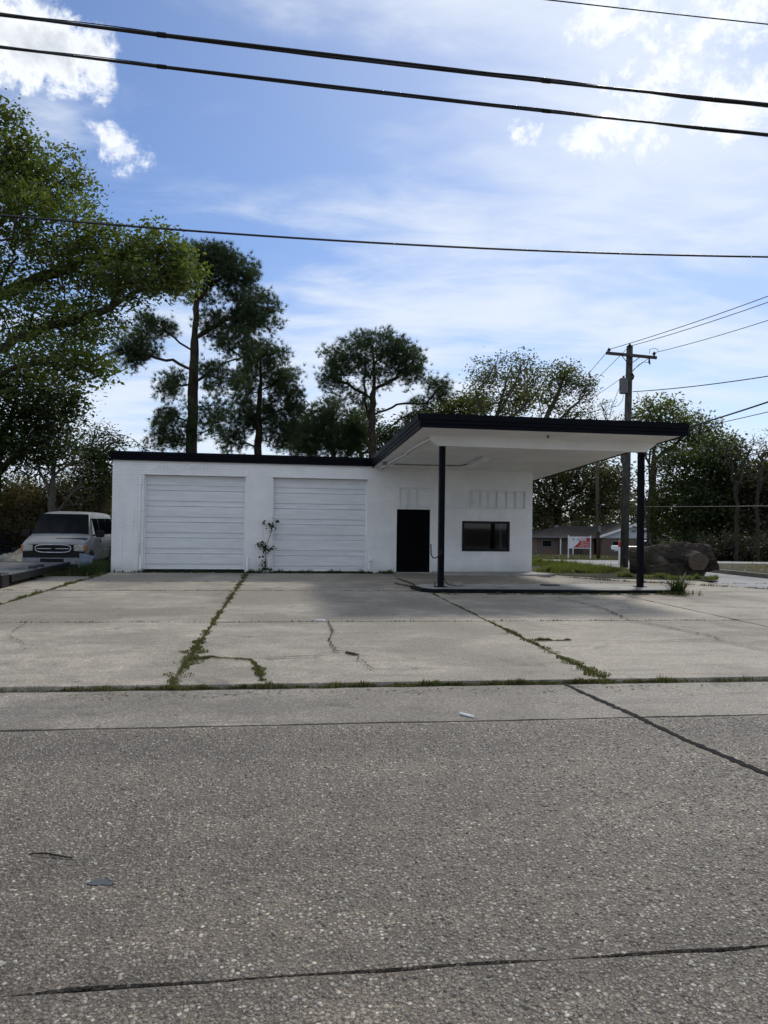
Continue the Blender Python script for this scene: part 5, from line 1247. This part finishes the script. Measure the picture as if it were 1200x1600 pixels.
def signboard():
    y = 62.; b = at(888, 872, y); b.z = tz(b.x, y)-.02; e = at(922.6, 872, y); W = (e-b).length; r = thing('clinic_sign', 'red and white notice board on two white posts in front of the brick house', 'sign', b, RAD(1.5))
    k = W/37.*1.0
    for x in (0, W): MB().box(x-.045, x+.045, -.045, .045, 0, 1.98).build('post', M_WHITE, r, bevel=.01)
    MB().box(.045, W-.045, -.02, .02, .93, .99).build('bottom_rail', M_WHITE, r); MB().box(.045, W-.045, -.02, .02, 1.84, 1.90).build('top_rail', M_WHITE, r)
    p = MB().box(.045, W-.045, -.012, .012, .99, 1.84).build('board', M_WHITE, r)
    # red field with a sweeping left edge
    z0, z1 = 1.0, 1.80; pts = [(W-.05, z0), (W-.05, z1), (W*.53, z1), (W*.52, z1-.16), (W*.48, z1-.34), (W*.40, z1-.52), (W*.30, z1-.66), (W*.20, z0)]
    MB().loft([[(x, yy, z) for x, z in pts] for yy in (-.0155, -.0125)]).build('red_field', M_RED, p)
    # dark four-pointed emblem
    cx, cz = W*.235, 1.66
    em = MB()
    for a in range(4):
        d = Vector((cos(a*pi/2), 0, sin(a*pi/2))); s = Vector((-d.z, 0, d.x)); c = Vector((cx, -.016, cz)); q = [c+d*.035, c+d*.085+s*.038, c+d*.135, c+d*.085-s*.038]
        em.loft([[tuple(v) for v in q], [tuple(v+Vector((0, .0035, 0))) for v in q]])
    em.build('emblem', M_BLACK, p)
    MB().box(W*.53, W*.80, -.0195, -.016, 1.58, 1.76).build('white_label', M_WHITE, p)
    grey = plain('sign_grey_print', (.22, .24, .25), .6)
    for z, w_ in ((1.69, .13), (1.61, .13)): MB().box(W*.37, W*.37+W*w_, -.0185, -.0125, z-.022, z+.022).build('small_print', grey, p)
    for z in (1.70, 1.63): MB().box(W*.56, W*.77, -.0215, -.0196, z-.014, z+.014).build('small_print', grey, p)
    for i, txt in enumerate(('Ville Platte', 'Behavioral', 'Health Clinic')):
        cu = bpy.data.curves.new('print', 'FONT'); cu.body = txt; cu.size = .165; cu.align_x = 'RIGHT'; cu.extrude = .001
        o = bpy.data.objects.new('tmp', cu); C.objects.link(o); me = bpy.data.meshes.new_from_object(o.evaluated_get(bpy.context.evaluated_depsgraph_get())); bpy.data.objects.remove(o)
        q = link('lettering', me, M_WHITE, p); q.location = (W*.94, -.0175, 1.40-.155*i); q.rotation_euler = (pi/2, 0, 0)
signboard()
def marker():
    b = at(968, 884, 33); b.z = .0; r = thing('marker_post', 'short white post with a red top beside the utility pole', 'post', b)
    MB().box(-.04, .04, -.04, .04, -.05, .98).build('shaft', M_WHITE, r, bevel=.008); MB().box(-.055, .055, -.055, .055, .74, 1.0).build('red_cap', M_RED, r, bevel=.01)
    MB().box(-.36, -.06, -.05, .08, .62, .80).build('letter_box', M_WHITE, r, bevel=.03)
marker()
def log():
    b = Vector((9.75, 25.5, .05)); r = thing('cut_log', 'huge bark covered trunk section with sawn ends lying on the verge', 'log', b); rng = np.random.default_rng(33)
    def _wood(t, bb):
        q = t.n('ShaderNodeVectorMath', operation='DISTANCE'); t.put(q.inputs[0], t.vmath('ADD', t.coord(), t.vmath('SCALE', t.noise(t.coord(), 5, 3, .5, 0, True), .05))); q.inputs[1].default_value = (.63, -.54, .49)
        ring = t.math('SINE', t.math('MULTIPLY', q.outputs['Value'], 130.0)); n = t.noise(t.coord(), 12, 5, .65)
        c = t.mix(t.step(ring, -.8, .8), (.075, .052, .034), (.16, .12, .082)); c = t.mix(t.step(n, .4, .7), t.mix(1, c, .55, 'MULTIPLY'), c)
        t.put(bb.inputs['Base Color'], c); bb.inputs['Roughness'].default_value = .9
    wood = mat('sawn_wood', _wood)
    lbark = mat('log_bark', lambda t, bb: (lambda n: (t.put(bb.inputs['Base Color'], t.ramp(n, [(.36, (.016, .011, .008)), (.68, (.105, .080, .057))])), t.put(bb.inputs['Normal'], t.bump(n, 1, .14)), setattr(bb.inputs['Roughness'], 'default_value', .95)))(t.noise(t.vmath('MULTIPLY', t.coord(), (.16, 1, 1)), 16, 7, .68, .5)))
    ph = rng.uniform(0, 6, 12)
    def rad(t, a): return 1 + .10*sin(2*a+ph[0]+t*1.3) + .07*sin(5*a+ph[1]+2*t) + .05*sin(17*a+ph[2]+2*sin(t*9)) + .035*sin(29*a+t*6) + .04*sin(7*a+t*14) + .03*sin(9*t+3*a) + .10*abs(sin(9*a+1.0*sin(t*2.0)+.4*sin(5*t)))**.6
    N = 56; rings = []; K = 26
    A, B_ = Vector((-1.25, .75, .40)), Vector((1.30, -.12, .62)); d = (B_-A).normalized(); sx = d.cross(Vector((0, 0, 1))).normalized(); sy = sx.cross(d)
    tilt = Vector((.23, 0, 0))
    for k in range(K+1):
        t = k/K; c = A+(B_-A)*t; rr = .405 - .01*t + .05*math.exp(-((t-.66)/.14)**2); R_ = []
        for q in range(N):
            a = 2*pi*q/N; f_ = rr*rad(t*3, a); p = c + sx*cos(a)*f_ + sy*sin(a)*f_*.98
            if t > .8: p = p - d*(sin(a)*.13*(t-.8)/.2)           # sawn on a slant
            R_.append(tuple(p))
        rings.append(R_)
    MB().loft(rings, caps=False).build('trunk_section', lbark, r, smooth=True)
    for ring, nm in ((rings[0], 'sawn_end'), (rings[-1], 'sawn_end')):
        c = sum((Vector(p) for p in ring), Vector())/N; e = MB(); e.v = [tuple(c)] + [tuple(c+(Vector(p)-c)*.5) for p in ring] + ring
        for q in range(N): q2 = (q+1) % N; e.f += [(0, 1+q, 1+q2), (1+q, 1+N+q, 1+N+q2, 1+q2)]
        e.build(nm, wood, r)
    # lopped limb facing the street, with its own sawn face
    def stub(c0, c1, r0, r1, nm):
        c0, c1 = Vector(c0), Vector(c1); dd = (c1-c0).normalized(); a0 = dd.cross(Vector((0, 0, 1))).normalized(); b0 = a0.cross(dd); rs = []
        for k in range(7):
            t = k/6; rr = r0+(r1-r0)*t; rs.append([tuple(c0+(c1-c0)*t+(a0*cos(2*pi*q/24)*1.25+b0*sin(2*pi*q/24))*rr*(1+.05*sin(5*2*pi*q/24)+.03*sin(11*2*pi*q/24+t))) for q in range(24)])
        s = MB().loft(rs, caps=False).build(nm, lbark, r, smooth=True)
        e = MB(); e.strip([tuple(Vector(p)+dd*.003) for p in rs[-1]]); e.build('cut_face', wood, s)
    stub((.50, .0, .54), (.60, -.56, .46), .36, .29, 'branch_stub'); stub((-.45, .3, .40), (-.42, -.24, .34), .36, .13, 'burl'); stub((.55, .3, .28), (.95, -.1, .10), .30, .20, 'branch_stub')
    # splintered root end under the log
    k = MB(); k.loft([[(x, y0*s, z) for x, y0, z in ((-.9, .35, .0), (.80, .30, .0), (.98, .25, .10), (.84, .25, .30), (.3, .3, .42), (-.9, .3, .3))] for s in (-1, 1)]); k.build('underside_block', lbark, r, bevel=.05, seg=2)
    for i in range(9):
        x = rng.uniform(-1.2, .6); MB().tube([(x, rng.uniform(-.1, .2), .95), (x+rng.normal()*.1, rng.uniform(-.1, .2), 1.08+rng.random()*.14)], [.014, .005], 4).build('twig', M_GREYBARK, r)
    return r
log()
def small_bits():
    p = RW(1.59, 6.40, .014); d = (UR*.6 - VR*.8).normalized(); s = MB().tube([tuple(-d*.075), tuple(d*.075)], .012, 8).build('paper_tube', M_WHITE, None, smooth=True); s.location = p
    tag(s, 'small white paper tube lying on the gutter joint', 'litter')
    q = RW(.62, 12.48, .046); s = MB().loft([[(-.07, -.02, 0), (.06, -.03, 0), (.08, .02, 0), (-.06, .03, 0)], [(-.06, -.01, .012), (.05, -.02, .022), (.065, .012, .018), (-.05, .02, .012)]]).build('paper_scrap', M_WHITE, None); s.location = q
    tag(s, 'crumpled white paper scrap on the forecourt cross joint', 'litter')
    for (u, v, a, L) in ((-1.15, 11.72, .1, 1.0), (-.9, 12.18, .06, 1.3)):
        pass
    # a stick and a flattened patch on the street
    p = RW(-1.11, 3.93, .006); s = MB().tube([(-.11, .01, 0), (-.03, .0, .008), (.04, -.015, .006), (.12, -.03, .0)], [.003, .005, .005, .003], 5).build('twig', M_BARK, None); s.location = p; tag(s, 'thin dark twig lying on the near street surface', 'twig')
    p = RW(-.80, 3.62, .003); s = MB().prism([(-.06, -.018), (-.02, -.03), (.01, -.022), (.055, -.028), (.062, .004), (.03, .012), (.035, .03), (-.012, .024), (-.03, .036), (-.045, .012)], 0, .0015).build('flattened_scrap', plain('grey_scrap', (.10, .108, .115), .9, spec=.05), None); s.location = p; tag(s, 'flattened blue grey scrap pressed into the street', 'litter')
    p = RW(-1.03, 3.0, .0); s = MB().loft([[(-.03, -.01, 0), (.02, -.018, 0), (.035, .008, 0), (-.01, .02, 0)], [(-.02, -.006, .012), (.015, -.01, .016), (.022, .005, .014), (-.006, .01, .012)]]).build('pebble', plain('pale_stone', (.42, .40, .33), .7), None, bevel=.003); s.location = p; tag(s, 'pale loose pebble on the near street', 'pebble')
    # tipped translucent bin by the van
    b = BW(-1.05, 1.2, -.06); r = thing('plastic_bin', 'tilted blue grey plastic bin in the grass beside the van bumper', 'bin', b, .2)
    m = plain('blue_grey_plastic', (.17, .21, .27), .4, var=.15); k = MB(); o0 = [(-.2, -.15), (.2, -.15), (.2, .15), (-.2, .15)]
    T = Matrix.Rotation(.22, 3, 'Y')
    ring = lambda s, z: [tuple(T @ Vector((x*s, y*s, z))) for x, y in o0]
    k.loft([ring(.85, .04), ring(.8, .02), ring(1.05, .55), ring(1.0, .55), ring(.78, .06)], caps=False); k.strip(ring(.8, .02)); k.build('tub', m, r)
    k = MB(); k.loft([ring(1.12, .53), ring(1.12, .58), ring(1.02, .58), ring(1.02, .53)], caps=False); k.build('rim', m, r)
    # bleached tarp over rubble behind the trailer
    rng = np.random.default_rng(44); b = at(26, 868, 29); b.z = -.2; k = MB(); nx, ny = 26, 16; W_, D_ = 1.7, 1.2
    for j in range(ny+1):
        for i in range(nx+1):
            x, y = (i/nx-.5)*2*W_, (j/ny-.5)*2*D_; e = max(0, 1-(x/W_)**2-(y/D_)**2*.9); z = .55*e**.6*(.75+.35*sin(3.1*x+1)+.2*sin(5*y+2*x)) + .05*rng.normal()*e
            k.v.append((x, y, max(-.05, z)))
    for j in range(ny):
        for i in range(nx): a = j*(nx+1)+i; k.f.append((a, a+1, a+nx+2, a+nx+1))
    o = k.build('tarp_heap', plain('bleached_tarp', (.24, .225, .185), .8, var=.45, scale=5), None, smooth=True); o.location = b
    tag(o, 'bleached crumpled tarp heap in the grass left of the van', 'tarp')
    b = at(4, 842, 31); b.z = -.2; r = thing('equipment_trailer', 'dim dark slatted utility trailer half out of view at the left edge', 'trailer', b, TB)
    for z in (.45, .75, 1.05): MB().box(-1.6, .35, -.03, .03, z, z+.16).build('slat', M_NAVY, r)
    for x in (-1.5, -.6, .3): MB().box(x-.03, x+.03, .032, .08, .2, 1.25).build('upright', M_NAVY, r)
    MB().box(-1.6, .35, .0, 2.4, .30, .40).build('deck', M_BLACK, r)
    for x in (-1.4, .12):
        w_ = MB().tube([(x, .9, .3), (x+.16, .9, .3)], .3, 16).build('wheel', M_RUBBER, r)
small_bits()
